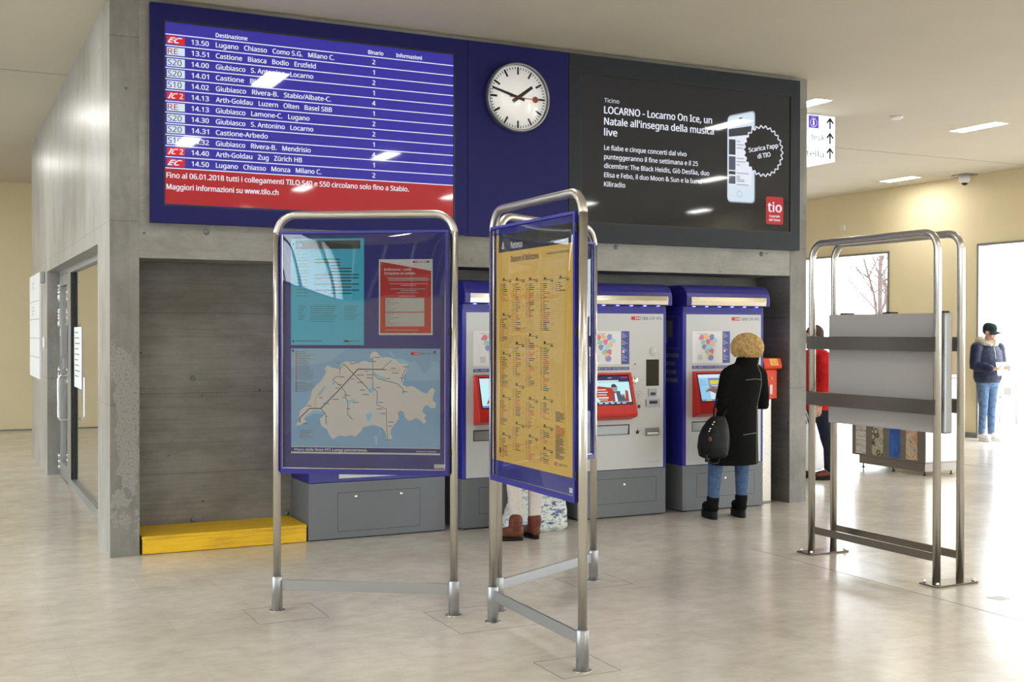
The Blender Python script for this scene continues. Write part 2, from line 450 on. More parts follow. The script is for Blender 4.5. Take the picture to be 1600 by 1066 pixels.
# ------------------------------------------------------------------ mesh builder
class MB:
    def __init__(s):
        s.v, s.f, s.m, s.mats, s.sm = [], [], [], [], []
    def mi(s, mat):
        if mat not in s.mats:
            s.mats.append(mat)
        return s.mats.index(mat)
    def add(s, verts, faces, mat, smooth=False):
        b = len(s.v)
        s.v += [tuple(v) for v in verts]
        k = s.mi(mat)
        for f in faces:
            s.f.append([i+b for i in f])
            s.m.append(k)
            s.sm.append(smooth)
        return s
    def box(s, x0, x1, y0, y1, z0, z1, mat):
        v = [(x, y, z) for x in (x0, x1) for y in (y0, y1) for z in (z0, z1)]
        return s.add(v, [(0, 1, 3, 2), (4, 6, 7, 5), (0, 4, 5, 1), (2, 3, 7, 6), (0, 2, 6, 4), (1, 5, 7, 3)], mat)
    def hexa(s, p, mat):
        """8 points: bottom loop 0-3, top loop 4-7"""
        return s.add(p, [(3, 2, 1, 0), (4, 5, 6, 7), (0, 1, 5, 4), (1, 2, 6, 5), (2, 3, 7, 6), (3, 0, 4, 7)], mat)
    def prism(s, pts, a, b, mat, axis='y', smooth=False):
        """extrude a 2D outline from a to b along axis"""
        def P(p, t):
            if axis == 'y': return (p[0], t, p[1])
            if axis == 'x': return (t, p[0], p[1])
            return (p[0], p[1], t)
        n = len(pts)
        v = [P(p, a) for p in pts]+[P(p, b) for p in pts]
        f = [tuple(range(n))[::-1], tuple(range(n, 2*n))]
        s.add(v, f, mat)
        return s.add(v, [(i, (i+1) % n, n+(i+1) % n, n+i) for i in range(n)], mat, smooth)
    def tube(s, path, r, mat, n=12, caps=True, closed=False, flat_=None):
        path = [Vector(p) for p in path]
        k = len(path)
        rs = r if isinstance(r, (list, tuple)) else [r]*k
        rings = []
        prev = None
        for i in range(k):
            if closed:
                t = path[(i+1) % k]-path[i-1]
            else:
                t = path[min(i+1, k-1)]-path[max(i-1, 0)]
            if t.length < 1e-9: t = Vector((0, 0, 1))
            t.normalize()
            if prev is None:
                a = Vector((0, 0, 1)) if abs(t.z) < 0.9 else Vector((1, 0, 0))
                u = t.cross(a).normalized()
            else:
                u = (prev-t*prev.dot(t))
                if u.length < 1e-6:
                    u = t.orthogonal()
                u.normalize()
            prev = u
            w = t.cross(u)
            rings.append([path[i]+(u*cos(2*pi*j/n)+w*sin(2*pi*j/n))*rs[i] for j in range(n)])
        v = [p for rg in rings for p in rg]
        f = []
        kk = k if closed else k-1
        for i in range(kk):
            for j in range(n):
                a, b = i*n+j, i*n+(j+1) % n
                c, d = ((i+1) % k)*n+(j+1) % n, ((i+1) % k)*n+j
                f.append((a, b, c, d))
        s.add(v, f, mat, True)
        if caps and not closed:
            s.add(rings[0], [tuple(range(n))[::-1]], mat)
            s.add(rings[-1], [tuple(range(n))], mat)
        return s
    def cyl(s, p0, p1, r, mat, n=16, r1=None):
        return s.tube([p0, p1], [r, r if r1 is None else r1], mat, n)
    def lathe(s, prof, c, mat, n=24, axis='z', smooth=True):
        """prof: (radius, height) list"""
        c = Vector(c)
        v, f = [], []
        for (r, h) in prof:
            for j in range(n):
                a = 2*pi*j/n
                q = (r*cos(a), r*sin(a))
                v.append(c+Vector({'z': (q[0], q[1], h), 'y': (q[0], h, q[1]), 'x': (h, q[0], q[1])}[axis]))
        for i in range(len(prof)-1):
            for j in range(n):
                f.append((i*n+j, i*n+(j+1) % n, (i+1)*n+(j+1) % n, (i+1)*n+j))
        s.add(v, f, mat, smooth)
        s.add(v[:n], [tuple(range(n))], mat)
        s.add(v[-n:], [tuple(range(n))], mat)
        return s
    def ellipsoid(s, c, rx, ry, rz, mat, n=16, k=10, rot=None):
        c = Vector(c)
        v, f = [], []
        for i in range(1, k):
            th = pi*i/k
            for j in range(n):
                ph = 2*pi*j/n
                p = Vector((rx*sin(th)*cos(ph), ry*sin(th)*sin(ph), rz*cos(th)))
                if rot is not None: p = rot @ p
                v.append(c+p)
        top = Vector((0, 0, rz)); bot = Vector((0, 0, -rz))
        if rot is not None: top = rot @ top; bot = rot @ bot
        v += [c+top, c+bot]
        T, B = len(v)-2, len(v)-1
        for i in range(k-2):
            for j in range(n):
                f.append((i*n+j, i*n+(j+1) % n, (i+1)*n+(j+1) % n, (i+1)*n+j))
        for j in range(n):
            f.append((T, (j+1) % n, j))
            f.append((B, (k-2)*n+j, (k-2)*n+(j+1) % n))
        return s.add(v, f, mat, True)
    def loft(s, rings, mat, n=24, caps=True, power=2.0):
        """rings: (cx, cy, z, rx, ry) horizontal super-ellipses"""
        v, f = [], []
        for (cx, cy_, z, rx, ry) in rings:
            for j in range(n):
                a = 2*pi*j/n
                ca, sa = cos(a), sin(a)
                e = 2.0/power
                v.append((cx+rx*math.copysign(abs(ca)**e, ca), cy_+ry*math.copysign(abs(sa)**e, sa), z))
        for i in range(len(rings)-1):
            for j in range(n):
                f.append((i*n+j, i*n+(j+1) % n, (i+1)*n+(j+1) % n, (i+1)*n+j))
        s.add(v, f, mat, True)
        if caps:
            s.add(v[:n], [tuple(range(n))[::-1]], mat)
            s.add(v[-n:], [tuple(range(n))], mat)
        return s
    def mesh(s, name, origin=(0, 0, 0), weld=True):
        me = bpy.data.meshes.new(name)
        ox, oy, oz = origin
        me.from_pydata([(x-ox, y-oy, z-oz) for x, y, z in s.v], [], s.f)
        for mt in s.mats:
            me.materials.append(mt)
        me.polygons.foreach_set('material_index', s.m)
        me.polygons.foreach_set('use_smooth', s.sm)
        if weld:
            bm = bmesh.new()
            bm.from_mesh(me)
            bmesh.ops.remove_doubles(bm, verts=bm.verts, dist=1e-5)
            bmesh.ops.recalc_face_normals(bm, faces=bm.faces)
            bm.to_mesh(me)
            bm.free()
        me.update()
        return me
    def build(s, name, parent=None, origin=(0, 0, 0), bevel=0.0, seg=2, weld=True):
        me = s.mesh(name, origin, weld)
        o = bpy.data.objects.new(name, me)
        COL.objects.link(o)
        if parent is not None:
            o.parent = parent
        else:
            o.location = origin
        if bevel:
            b = o.modifiers.new('bevel', 'BEVEL')
            b.width = bevel
            b.segments = seg
            b.limit_method = 'ANGLE'
            b.angle_limit = radians(40)
            b.harden_normals = False
        return o

def struct(name, mb, bevel=0.0):
    o = mb.build(name, bevel=bevel)
    o['kind'] = 'structure'
    return o

# ------------------------------------------------------------------ lettering
FONT = None
try:      # the sans face that ships with Blender; the built-in one otherwise
    import os
    FONT = bpy.data.fonts.load(os.path.join(bpy.utils.system_resource('DATAFILES'), 'fonts', 'NotoSansHebrew-Regular.woff2'))
except Exception:
    FONT = None
_tc = {}
def glyphs(body, bold, shear):
    key = (body, shear)
    if key in _tc: return _tc[key]
    c = bpy.data.curves.new('lettering', 'FONT')
    c.body = body
    c.resolution_u = 3
    c.shear = shear
    if FONT is not None: c.font = FONT
    o = bpy.data.objects.new('lettering', c)
    COL.objects.link(o)
    dg = bpy.context.evaluated_depsgraph_get()
    dg.update()
    me = bpy.data.meshes.new_from_object(o.evaluated_get(dg))
    v = [tuple(x.co) for x in me.vertices]
    f = [tuple(p.vertices) for p in me.polygons]
    bpy.data.objects.remove(o)
    bpy.data.curves.remove(c)
    bpy.data.meshes.remove(me)
    xs = [p[0] for p in v] or [0, 1]
    _tc[key] = (v, f, min(xs), max(xs))
    return _tc[key]

class Plane:
    """a flat face to print on: origin, direction along, direction up; h is the lift off the face"""
    def __init__(s, o, u, w=(0, 0, 1)):
        s.o, s.u, s.w = Vector(o), Vector(u).normalized(), Vector(w).normalized()
        s.n = s.u.cross(s.w)
    def P(s, a, b, h=0.0):
        return s.o+s.u*a+s.w*b+s.n*h
    def rect(s, mb, a0, a1, b0, b1, h, mat):
        return mb.add([s.P(a0, b0, h), s.P(a1, b0, h), s.P(a1, b1, h), s.P(a0, b1, h)], [(0, 1, 2, 3)], mat)
    def slab(s, mb, a0, a1, b0, b1, h0, h1, mat):
        return mb.hexa([s.P(a0, b0, h0), s.P(a1, b0, h0), s.P(a1, b0, h1), s.P(a0, b0, h1),
                        s.P(a0, b1, h0), s.P(a1, b1, h0), s.P(a1, b1, h1), s.P(a0, b1, h1)], mat)
    def poly(s, mb, pts, h, mat):
        return mb.add([s.P(a, b, h) for a, b in pts], [tuple(range(len(pts)))], mat)
    def line(s, mb, pts, w, h, mat):
        for (a0, b0), (a1, b1) in zip(pts[:-1], pts[1:]):
            d = Vector((a1-a0, b1-b0))
            if d.length < 1e-7: continue
            q = Vector((-d.y, d.x)).normalized()*w/2
            mb.add([s.P(a0+q.x, b0+q.y, h), s.P(a0-q.x, b0-q.y, h), s.P(a1-q.x, b1-q.y, h), s.P(a1+q.x, b1+q.y, h)], [(0, 1, 2, 3)], mat)
    def disc(s, mb, a, b, ra, h, mat, rb=None, n=20):
        rb = ra if rb is None else rb
        return s.poly(mb, [(a+ra*cos(2*pi*i/n), b+rb*sin(2*pi*i/n)) for i in range(n)], h, mat)
    def text(s, mb, body, a, b, cap, h, mat, width=None, bold=0.012, shear=0.0, rot=0.0, align='l'):
        v, f, x0, x1 = glyphs(body, bold, shear)
        hv = glyphs('H', 0.0, 0.0)[0]
        k = cap/max(p[1] for p in hv)
        kx = k if width is None else width/max(x1-x0, 1e-6)
        wd = (x1-x0)*kx
        sh = {'l': 0.0, 'c': -wd/2, 'r': -wd}[align]
        cr, sr = cos(rot), sin(rot)
        P = []
        for x, y, z in v:
            q, t = (x-x0)*kx+sh, y*k
            P.append(s.P(a+q*cr-t*sr, b+q*sr+t*cr, h))
        if bold <= 0:
            return mb.add(P, f, mat)
        # heavier weight: the outline laid down several times, a hair apart
        for i, (ex, ey) in enumerate(((0, 0), (-1, 0), (1, 0), (0, -.6), (0, .6))):
            d = s.u*(ex*bold*1.35*k)+s.w*(ey*bold*1.35*k)+s.n*(i*0.00002)
            mb.add([p+d for p in P], f, mat)
        return mb

def sbb_logo(pl, mb, a0, a1, b0, b1, h):
    """red block with the white winged cross"""
    pl.rect(mb, a0, a1, b0, b1, h, M['logo_red'])
    w, t = a1-a0, b1-b0
    cx, cy_ = a0+w*0.68, (b0+b1)/2
    e = h+0.0006
    u = t*0.09
    pl.rect(mb, cx-w*0.2, cx+w*0.2, cy_-u, cy_+u, e, M['white'])
    pl.rect(mb, cx-u, cx+u, cy_-t*0.3, cy_+t*0.3, e, M['white'])
    for sg in (-1, 1):
        pl.poly(mb, [(cx+sg*w*0.29, cy_), (cx+sg*w*0.2, cy_+t*0.27), (cx+sg*w*0.12, cy_+t*0.27), (cx+sg*w*0.2, cy_), (cx+sg*w*0.12, cy_-t*0.27), (cx+sg*w*0.2, cy_-t*0.27)], e, M['white'])
# ================================================================== THE SETTING
ZC = 4.026                                  # ceiling height
X1, X2, YF, YB = 1.099, 7.423, 8.70, 16.37  # the concrete block
XR, XL, YN, YFAR = 14.25, -7.0, -7.0, 20.5  # hall walls

struct('floor', MB().box(XL-.3, XR+.25, YN-.3, YFAR+.3, -0.2, 0.0, M['floor']))
struct('ceiling', MB().box(XL-.3, XR+.3, YN-.3, YFAR+.3, ZC, ZC+0.3, M['ceiling']))
struct('ground', MB().box(-60, 80, -60, 80, -0.35, -0.21, M['pave']))
struct('ground_street', MB().box(XR+.25, 60, -40, 60, -0.21, -0.015, M['pave']))


def wall_with_openings(name, axis, c0, c1, a0, a1, ops, mat, zt=ZC):
    """wall slab from c0 to c1 across, a0..a1 along; ops = (start, end, sill, head)"""
    mb = MB()
    def bx(p, q, z0, z1):
        if q-p < 1e-4 or z1-z0 < 1e-4: return
        if axis == 'y': mb.box(c0, c1, p, q, z0, z1, mat)
        else: mb.box(p, q, c0, c1, z0, z1, mat)
    cur = a0
    for (s, e, z0, z1) in sorted(ops):
        bx(cur, s, 0, zt)
        bx(s, e, 0, z0)
        bx(s, e, z1, zt)
        cur = e
    bx(cur, a1, 0, zt)
    return struct(name, mb)

HR = 2.972
R_OPS = [(14.63, 17.4, 0, HR), (10.1, 12.80, 0, HR), (5.6, 8.3, 0, HR), (1.1, 3.8, 0, HR)]  # the pair nearest the camera is unseen, added to let in daylight
wall_with_openings('wall_right', 'y', XR, XR+.25, YN, YFAR, R_OPS, M['wall_yellow'])
L_OPS = [(-6.6, 1.2, 2.35, 3.85), (1.9, 4.3, 0.0, 3.4), (4.7, 8.7, 0.0, 3.4), (9.4, 13.4, 0.0, 3.4), (14.2, 18.8, 0.0, 3.2)]  # the far pair is unseen, enlarged to brighten the left hall
wall_with_openings('wall_left', 'y', XL-.3, XL, YN, YFAR, L_OPS, M['wall_yellow'])
F_OPS = [(-6.6, -3.6, 2.9, 3.75)]
wall_with_openings('wall_far', 'x', YFAR, YFAR+.3, XL-.3, XR+.3, F_OPS, M['wall_yellow'])
B_OPS = [(-5.2, -1.8, 0.9, 3.4), (6.0, 13.4, 0.0, 3.5)]  # first opening unseen, added to throw light on the rail map stand
wall_with_openings('wall_near', 'x', YN-.3, YN, XL-.3, XR+.3, B_OPS, M['wall_yellow'])

# metal frames of the doorways, seen and added, in the right wall: slim reveals at the sides and head
def opening_frame(i, y0, y1, zt):
    mb = MB()
    t = 0.035
    mb.box(XR-.012, XR+.262, y0, y0+t, 0, zt, M['alu'])
    mb.box(XR-.012, XR+.262, y1-t, y1, 0, zt, M['alu'])
    mb.box(XR-.012, XR+.262, y0+t, y1-t, zt-t, zt, M['alu'])
    return struct('trim_%d' % i, mb)
for i, (a, b, z0, z1) in enumerate(R_OPS):
    opening_frame(i+1, a, b, z1)

# glazed facade with mullions on the left and behind, some openings added for light
def glazing(i, axis, c, a0, a1, z0, z1, n):
    mb = MB()
    def bx(p, q, za, zb, w=0.06):
        if axis == 'y': mb.box(c-w/2, c+w/2, p, q, za, zb, M['alu'])
        else: mb.box(p, q, c-w/2, c+w/2, za, zb, M['alu'])
    t = 0.06
    bx(a0, a0+t, z0, z1); bx(a1-t, a1, z0, z1)
    bx(a0+t, a1-t, z1-t, z1); bx(a0+t, a1-t, z0, z0+t)
    if z0 < 2: bx(a0+t, a1-t, 2.25, 2.25+t)
    for k in range(1, n):
        q = a0+(a1-a0)*k/n
        bx(q-t/2, q+t/2, z0+t, z1-t) if z0 > 2 else (bx(q-t/2, q+t/2, z0+t, 2.25), bx(q-t/2, q+t/2, 2.25+t, z1-t))
    f = struct('window_%d' % i, mb)
    g = MB()
    if axis == 'y': g.box(c-.004, c+.004, a0+t, a1-t, z0+t, z1-t, M['plain_glass'])
    else: g.box(a0+t, a1-t, c-.004, c+.004, z0+t, z1-t, M['plain_glass'])
    g.build('window_pane', f)
k = 1
for (a, b, z0, z1) in L_OPS:
    glazing(k, 'y', XL-.15, a, b, z0, z1, 4 if b-a < 6 else 9); k += 1
for (a, b, z0, z1) in B_OPS:
    glazing(k, 'x', YN-.15, a, b, z0, z1, 6); k += 1

for (a, b, z0, z1) in F_OPS:
    glazing(9, 'x', YFAR+.15, a, b, z0, z1, 2)
# skirting
sk = MB()
cur = YN
for (a, b, z0, z1) in sorted(R_OPS):
    sk.box(XR-.014, XR, cur, a-.0, 0, 0.075, M['skirt']); cur = b
sk.box(XR-.014, XR, cur, YFAR, 0, 0.075, M['skirt'])
struct('baseboard_right', sk)
struct('baseboard_far', MB().box(XL, XR-.02, YFAR-.012, YFAR, 0, 0.022, M['skirt']))

# joints in ceiling and floor: shallow filled grooves
struct('trim_11', MB().box(XL, X1-.001, 11.665, 11.673, ZC-.0015, ZC+.01, M['dark_line']))
struct('trim_12', MB().box(X2+.001, XR, 11.74, 11.748, ZC-.0015, ZC+.01, M['dark_line']))
struct('trim_13', MB().box(5.445, 5.452, YN, 7.0, -0.01, 0.0006, M['joint']))
struct('trim_14', MB().box(11.30, 11.307, YN, YFAR, -0.01, 0.0006, M['joint']))
struct('trim_15', MB().box(-0.41, -0.403, YN, YFAR, -0.01, 0.0006, M['joint']))
def cover_outline(i, x0, x1, y0, y1):
    mb = MB()
    t = 0.0035
    mb.box(x0, x1, y0, y0+t, -0.01, 0.0006, M['joint']); mb.box(x0, x1, y1-t, y1, -0.01, 0.0006, M['joint'])
    mb.box(x0, x0+t, y0, y1, -0.01, 0.0006, M['joint']); mb.box(x1-t, x1, y0, y1, -0.01, 0.0006, M['joint'])
    struct('trim_%d' % i, mb)
cover_outline(16, 1.585, 1.985, 6.36, 6.745)
cover_outline(17, 2.506, 3.01, 5.695, 6.225)
cover_outline(18, 2.608, 2.925, 4.74, 5.05)
cover_outline(19, 3.63, 4.0, 6.34, 6.70)

# ---- the concrete block: front wall with its long recess
RX0, RX1, RZ, RY = 1.300, 7.227, 2.150, 9.193
mb = MB()
mb.box(X1, RX0, YF, RY+.2, 0, ZC, M['conc_pillar'])
mb.box(RX1, X2, YF, RY+.2, 0, ZC, M['conc_pillar'])
mb.box(RX0, RX1, YF+.003, RY+.2, RZ, ZC, M['conc_beam'])
mb.box(RX0, RX1, RY, RY+.2, 0, RZ, M['conc_recess'])
mb.box(RX0, RX0+.002, YF+.012, RY, 0, RZ, M['conc_recess'])
mb.box(RX1-.002, RX1, YF+.012, RY, 0, RZ, M['conc_recess'])
wf = struct('wall_front', mb)
def cap(x, y, z, r=0.022):
    MB().lathe([(r, 0), (r*0.95, -0.006), (r*0.6, -0.014), (0.001, -0.017)], (x, y, z), M['plinth'], 16, 'y').build('tie_hole_cap', wf)
for x, z in ((1.777, 2.353), (5.306, 2.359), (6.89, 2.347), (3.55, 2.355)):
    cap(x, YF+.003, z)
for x, z in ((1.775, 1.257), (1.775, 0.157), (2.515, 0.157), (2.5, 1.257)):
    cap(x, RY, z)

# ---- left flank of the block with the glazed entrance
OY0, OY1, OZ = 9.40, 14.02, 2.288
mb = MB()
mb.box(X1, X1+.28, RY+.2, OY0, 0, ZC, M['conc_side'])
mb.box(X1, X1+.28, OY1, YB, 0, ZC, M['conc_side'])
mb.box(X1, X1+.28, OY0, OY1, OZ, ZC, M['conc_side'])
mb.box(X1-.0015, X1, YF+.0, RY+.2, 0, ZC, M['conc_side'])
struct('wall_side', mb)
struct('wall_back', MB().box(X1+.28, X2, YB-.25, YB, 0, ZC, M['conc_side']).box(X2-.25, X2, RY+.2, YB-.25, 0, ZC, M['conc_side']))
# little room behind the glass
struct('wall_inner', MB().box(X1+.9, X1+1.0, RY+.2, YB-.25, 0, ZC, M['wall_yellow']))

# glazed front: frame, fixed pane, door leaf
XF0, XF1 = 1.228, 1.30
mb = MB()
A = M['alu']
mb.box(XF0, XF1, OY0, OY0+.06, 0, OZ, A)
mb.box(XF0, XF1, 12.80, 13.06, 0, OZ, A)
mb.box(XF0, XF1, OY0+.06, 12.80, OZ-.06, OZ, A)
mb.box(XF0, XF1, OY0+.06, 12.80, 0, 0.085, A)
mb.box(XF0, XF1, 13.06, OY1, OZ-.045, OZ, A)
mb.box(XF0+.002, XF0+.03, 12.775, 12.80, 0.085, OZ-.06, M['black'])
d1 = struct('window_10', mb)
MB().box(1.262, 1.270, OY0+.06, 12.775, 0.085, OZ-.06, M['glass']).build('window_pane', d1)

mb = MB()
y0, y1 = 13.07, OY1-.012
mb.box(XF0, XF1-.01, y0, y0+.075, 0.012, OZ-.05, A)
mb.box(XF0, XF1-.01, y1-.075, y1, 0.012, OZ-.05, A)
mb.box(XF0, XF1-.01, y0+.075, y1-.075, OZ-.17, OZ-.05, A)
mb.box(XF0, XF1-.01, y0+.075, y1-.075, 0.012, 0.17, A)
d2 = struct('door_1', mb)
MB().box(1.258, 1.266, y0+.075, y1-.075, 0.17, OZ-.17, M['glass']).build('door_pane', d2)
MB().tube([(XF0, 13.12, 1.15), (1.165, 13.12, 1.15), (1.145, 13.12, 1.135), (1.140, 13.12, 1.11), (1.140, 13.12, 0.72), (1.145, 13.12, 0.695), (1.165, 13.12, 0.68), (XF0, 13.12, 0.68)], 0.014, M['chrome'], 12).build('pull_handle', d2)
for za, zb in ((1.95, 2.17), (1.66, 1.87), (1.02, 1.22), (0.06, 0.25)):
    h = MB()
    st = (zb-za)/3
    for q in range(3):
        h.cyl((XF0-.010, OY1-.03, za+st*q+.002), (XF0-.010, OY1-.03, za+st*(q+1)-.002), 0.011, M['chrome'], 10)
    h.box(XF0-.004, XF0, OY1-.06, OY1-.015, za, zb, M['chrome'])
    h.build('hinge', d2)
h = MB().box(1.165, XF0, 13.09, 13.17, 1.35, 1.69, M['alu']).box(1.150, 1.165, 13.11, 13.15, 1.56, 1.65, M['chrome'])
h.build('door_closer', d2, bevel=0.004)
MB().box(1.185, XF0, 13.08, 13.18, 1.22, 1.335, M['alu']).build('lock_box', d2, bevel=0.003)

# small things on that flank
t = tag(MB().box(1.2545, 1.2605, 12.02, 12.70, 1.05, 1.66, M['paper']).build('notice', None, (1.2575, 12.36, 1.05)),
        'white paper notice stuck on the big glass pane beside the door', 'notice')
mb = MB()
pl = Plane((1.2545, 12.70, 0), (0, -1, 0))
for i in range(9):
    zz = 1.60-i*0.055
    pl.rect(mb, 0.06, 0.06+0.30+0.2*((i*37) % 5)/5, zz, zz+.012, 0.0008, M['poster_text'])
mb.build('notice_text', t, (1.2575, 12.36, 1.05))

t = tag(MB().box(1.070, 1.0975, 14.75, 16.33, 1.05, 2.315, M['paper']).build('directory_board', None, (1.09, 15.5, 1.05), bevel=0.002),
        'tall white directory board on the concrete flank beyond the glass door', 'sign')
mb = MB()
pl = Plane((1.070, 16.33, 0), (0, -1, 0))
for zz in (1.30, 1.53, 1.76, 1.98):
    pl.rect(mb, 0, 1.58, zz, zz+.006, 0.0008, M['poster_text'])
for (a, b) in ((2.20, .5), (2.15, .4), (1.90, .42), (1.86, .5), (1.82, .36)):
    pl.rect(mb, 0.35, 0.35+b, a, a+.022, 0.0008, M['poster_grey'])
mb.build('directory_lines', t, (1.09, 15.5, 1.05))
tag(MB().box(1.055, 1.0975, 14.30, 14.45, 2.17, 2.30, M['alu']).build('wall_sensor', None, (1.08, 14.37, 2.2), bevel=0.006),
    'small grey sensor box at the top corner of the door recess', 'sensor')
tag(MB().box(1.080, 1.0975, 14.28, 14.42, 1.43, 1.55, M['white']).build('card_reader', None, (1.085, 14.35, 1.48), bevel=0.006),
    'small white card reader on the concrete beside the door recess', 'card reader')
tag(MB().box(XR-.035, XR-.0005, 15.68, 15.79, 3.40, 3.50, M['white']).build('wall_box', None, (XR, 15.73, 3.45), bevel=0.008),
    'small white square box high on the yellow wall above the window', 'sensor')

# ---- ceiling lights (recessed, each a thing)
def visible(x, y):
    d = Vector((x, y, ZC))-Vector((0, 0, 1.62))
    z = d.dot(fwd)
    if z < 0.3: return False
    u, v = 800+1816.79*d.dot(r2)/z, 533-1816.79*d.dot(u2)/z
    if not (-40 < u < 1640 and -30 < v < 1100): return False
    return True
LIT = {(8.22, 9.70): 'recessed strip light partly hidden by the right concrete pillar above the hanging sign',
       (10.95, 9.83): 'recessed strip light nearest on the right, in the middle of the ceiling',
       (13.58, 13.72): 'recessed strip light close to the yellow far wall, left of the camera dome'}
def ceiling_light(x, y, label=None):
    t = thing('ceiling_light', label or 'recessed strip light in the cream ceiling, out of the picture', 'ceiling light', (x, y, ZC), 0, 'recessed strip lights')
    w, l = 0.105, 0.33
    f = MB()
    for a0, a1, b0, b1 in ((-w-.012, -w, -l-.012, l+.012), (w, w+.012, -l-.012, l+.012), (-w, w, -l-.012, -l), (-w, w, l, l+.012)):
        f.box(a0, a1, b0, b1, -0.004, 0.0, M['white'])
    f.build('frame', t)
    MB().box(-w, w, -l, l, -0.0025, -0.0005, M['lamp']).build('diffuser', t)
    return t
lights0 = None
for x in (-5.4, -2.65, 0.10, 2.85, 5.50, 8.22, 10.95, 13.58):
    for y in (-5.9, -1.8, 2.25, 6.30, 9.70, 13.72, 17.7):
        if (x, y) == (10.95, 9.70): y = 9.83
        if X1-.3 < x < X2+.3 and y > YF-.5: continue
        if visible(x, y) and (x, y) not in LIT: continue
        lb = LIT.get((x, y))
        if lights0 is None:
            lights0 = ceiling_light(x, y, lb)
        else:
            c = copy_tree(lights0)
            c.location = (x, y, ZC)
            c['label'] = lb or 'recessed strip light in the cream ceiling, out of the picture'

# ---- dome camera, detector
t = thing('security_camera', 'white dome security camera under the ceiling by the yellow wall', 'camera', (14.05, 12.87, ZC))
o = (14.05, 12.87, ZC)
MB().box(13.93, 14.17, 12.72, 13.02, ZC-.018, ZC-.0005, M['alu']).build('mount_plate', t, o, bevel=0.004)
MB().lathe([(0.085, -0.018), (0.088, -0.06), (0.082, -0.10), (0.06, -0.125), (0.045, -0.13)], (14.05, 12.87, ZC), M['white'], 24).build('housing', t, o)
MB().ellipsoid((14.05, 12.87, ZC-.125), 0.048, 0.048, 0.042, M['black_gloss']).build('lens_dome', t, o)
tag(MB().lathe([(0.07, 0), (0.068, -0.02), (0.05, -0.03), (0.001, -0.032)], (9.593, 9.748, ZC-.0003), M['white'], 24).build('smoke_detector', None, (9.593, 9.748, ZC)),
    'flat white smoke detector on the ceiling left of the strip light', 'smoke detector')

# ---- illuminated sign box on the ceiling
SX1, SY0, SZ0, SZ1 = 8.975, 10.053, 3.519, 4.02
SX0 = 8.16
t = thing('direction_sign', 'illuminated white sign box with three arrows, half hidden by the right pillar', 'sign', (8.57, 10.3, ZC))
o = (8.57, 10.3, ZC)
mb = MB().box(SX0, SX1, SY0+.012, SY0+.50, SZ0+.012, SZ1, M['alu'])
mb.build('box_housing', t, o)
MB().box(SX0+.012, SX1-.004, SY0+.02, SY0+.49, SZ0, SZ0+.012, M['sign_under']).build('underside_diffuser', t, o)
f = MB().box(SX0, SX1, SY0, SY0+.012, SZ0, SZ1, M['sign_lit']).build('sign_face', t, o)
pl = Plane((0, SY0, 0), (1, 0, 0))
mb = MB()
for zz in (3.688, 3.853):
    pl.rect(mb, SX0, SX1, zz-.002, zz+.002, 0.001, M['poster_text'])
for zz in (3.937, 3.771, 3.604):
    cx = 8.905
    pl.rect(mb, cx-.010, cx+.010, zz-.058, zz+.045, 0.001, M['ink'])
    for sg in (-1, 1):
        pl.line(mb, [(cx-sg*.004, zz+.058), (cx+sg*.045, zz+.005)], 0.021, 0.001, M['ink'])
pl.rect(mb, 8.60, 8.742, 3.872, 4.008, 0.001, M['sign_blue'])
pl.text(mb, 'i', 8.671, 3.905, 0.062, 0.002, M['white'], align='c', bold=0.05)
for k in range(24):
    a, b = 2*pi*k/24, 2*pi*(k+1)/24
    pl.line(mb, [(8.671+.046*cos(a), 3.932+.046*sin(a)), (8.671+.046*cos(b), 3.932+.046*sin(b))], 0.006, 0.002, M['white'])
pl.text(mb, 'Reisezentrum', 8.671, 3.990, 0.008, 0.002, M['white'], align='c')
pl.text(mb, 'desk', 8.83, 3.745, 0.06, 0.001, M['e_grey'], align='r', width=0.22)
pl.text(mb, 'chocolat', 8.765, 3.650, 0.020, 0.001, M['ink'], align='r', width=0.20)
pl.text(mb, 'stella', 8.815, 3.556, 0.07, 0.001, M['ink'], align='r', width=0.30, bold=-0.004)
pl.line(mb, [(8.79, 3.672), (8.802, 3.657), (8.79, 3.642), (8.778, 3.657), (8.79, 3.672)], 0.004, 0.001, M['logo_red'])
mb.build('sign_print', f, o)

# ================================================================== DISPLAY BAND
YD = 8.64
def housing(mb, x0, x1, z0, z1, sx0, sx1, sz0, sz1, mat, lip, depth=0.022):
    """deep cabinet with a window cut in its face"""
    mb.box(x0, x1, YD+.03, YF+.0025, z0, z1, mat)
    mb.box(x0, sx0, YD, YD+.03, z0, z1, mat); mb.box(sx1, x1, YD, YD+.03, z0, z1, mat)
    mb.box(sx0, sx1, YD, YD+.03, z0, sz0, mat); mb.box(sx0, sx1, YD, YD+.03, sz1, z1, mat)
    t = 0.012
    mb.box(sx0, sx0+t, YD+.001, YD+.03, sz0, sz1, lip); mb.box(sx1-t, sx1, YD+.001, YD+.03, sz0, sz1, lip)
    mb.box(sx0+t, sx1-t, YD+.001, YD+.03, sz0, sz0+t, lip); mb.box(sx0+t, sx1-t, YD+.001, YD+.03, sz1-t, sz1, lip)
ZD0, ZD1 = 2.405, 3.985
board = thing('departure_board', 'large blue electronic departure board listing train times, mounted high on the concrete wall', 'departure board', (2.6, YF, ZD0))
o = (2.6, YF, ZD0)
mb = MB()
housing(mb, 1.372, 3.860, ZD0, ZD1, 1.462, 3.752, 2.528, 3.868, M['blue_house'], M['black'])
mb.build('housing', board, o)
scr = MB().box(1.474, 3.740, YD+.012, YD+.028, 2.540, 3.856, M['scr_blue']).build('screen', board, o)
pl = Plane((0, YD+.012, 0), (1, 0, 0))
X0S, X1S = 1.476, 3.738
STEP = 0.0805
ZTOP = 3.768
H1, H2 = 0.0012, 0.0022
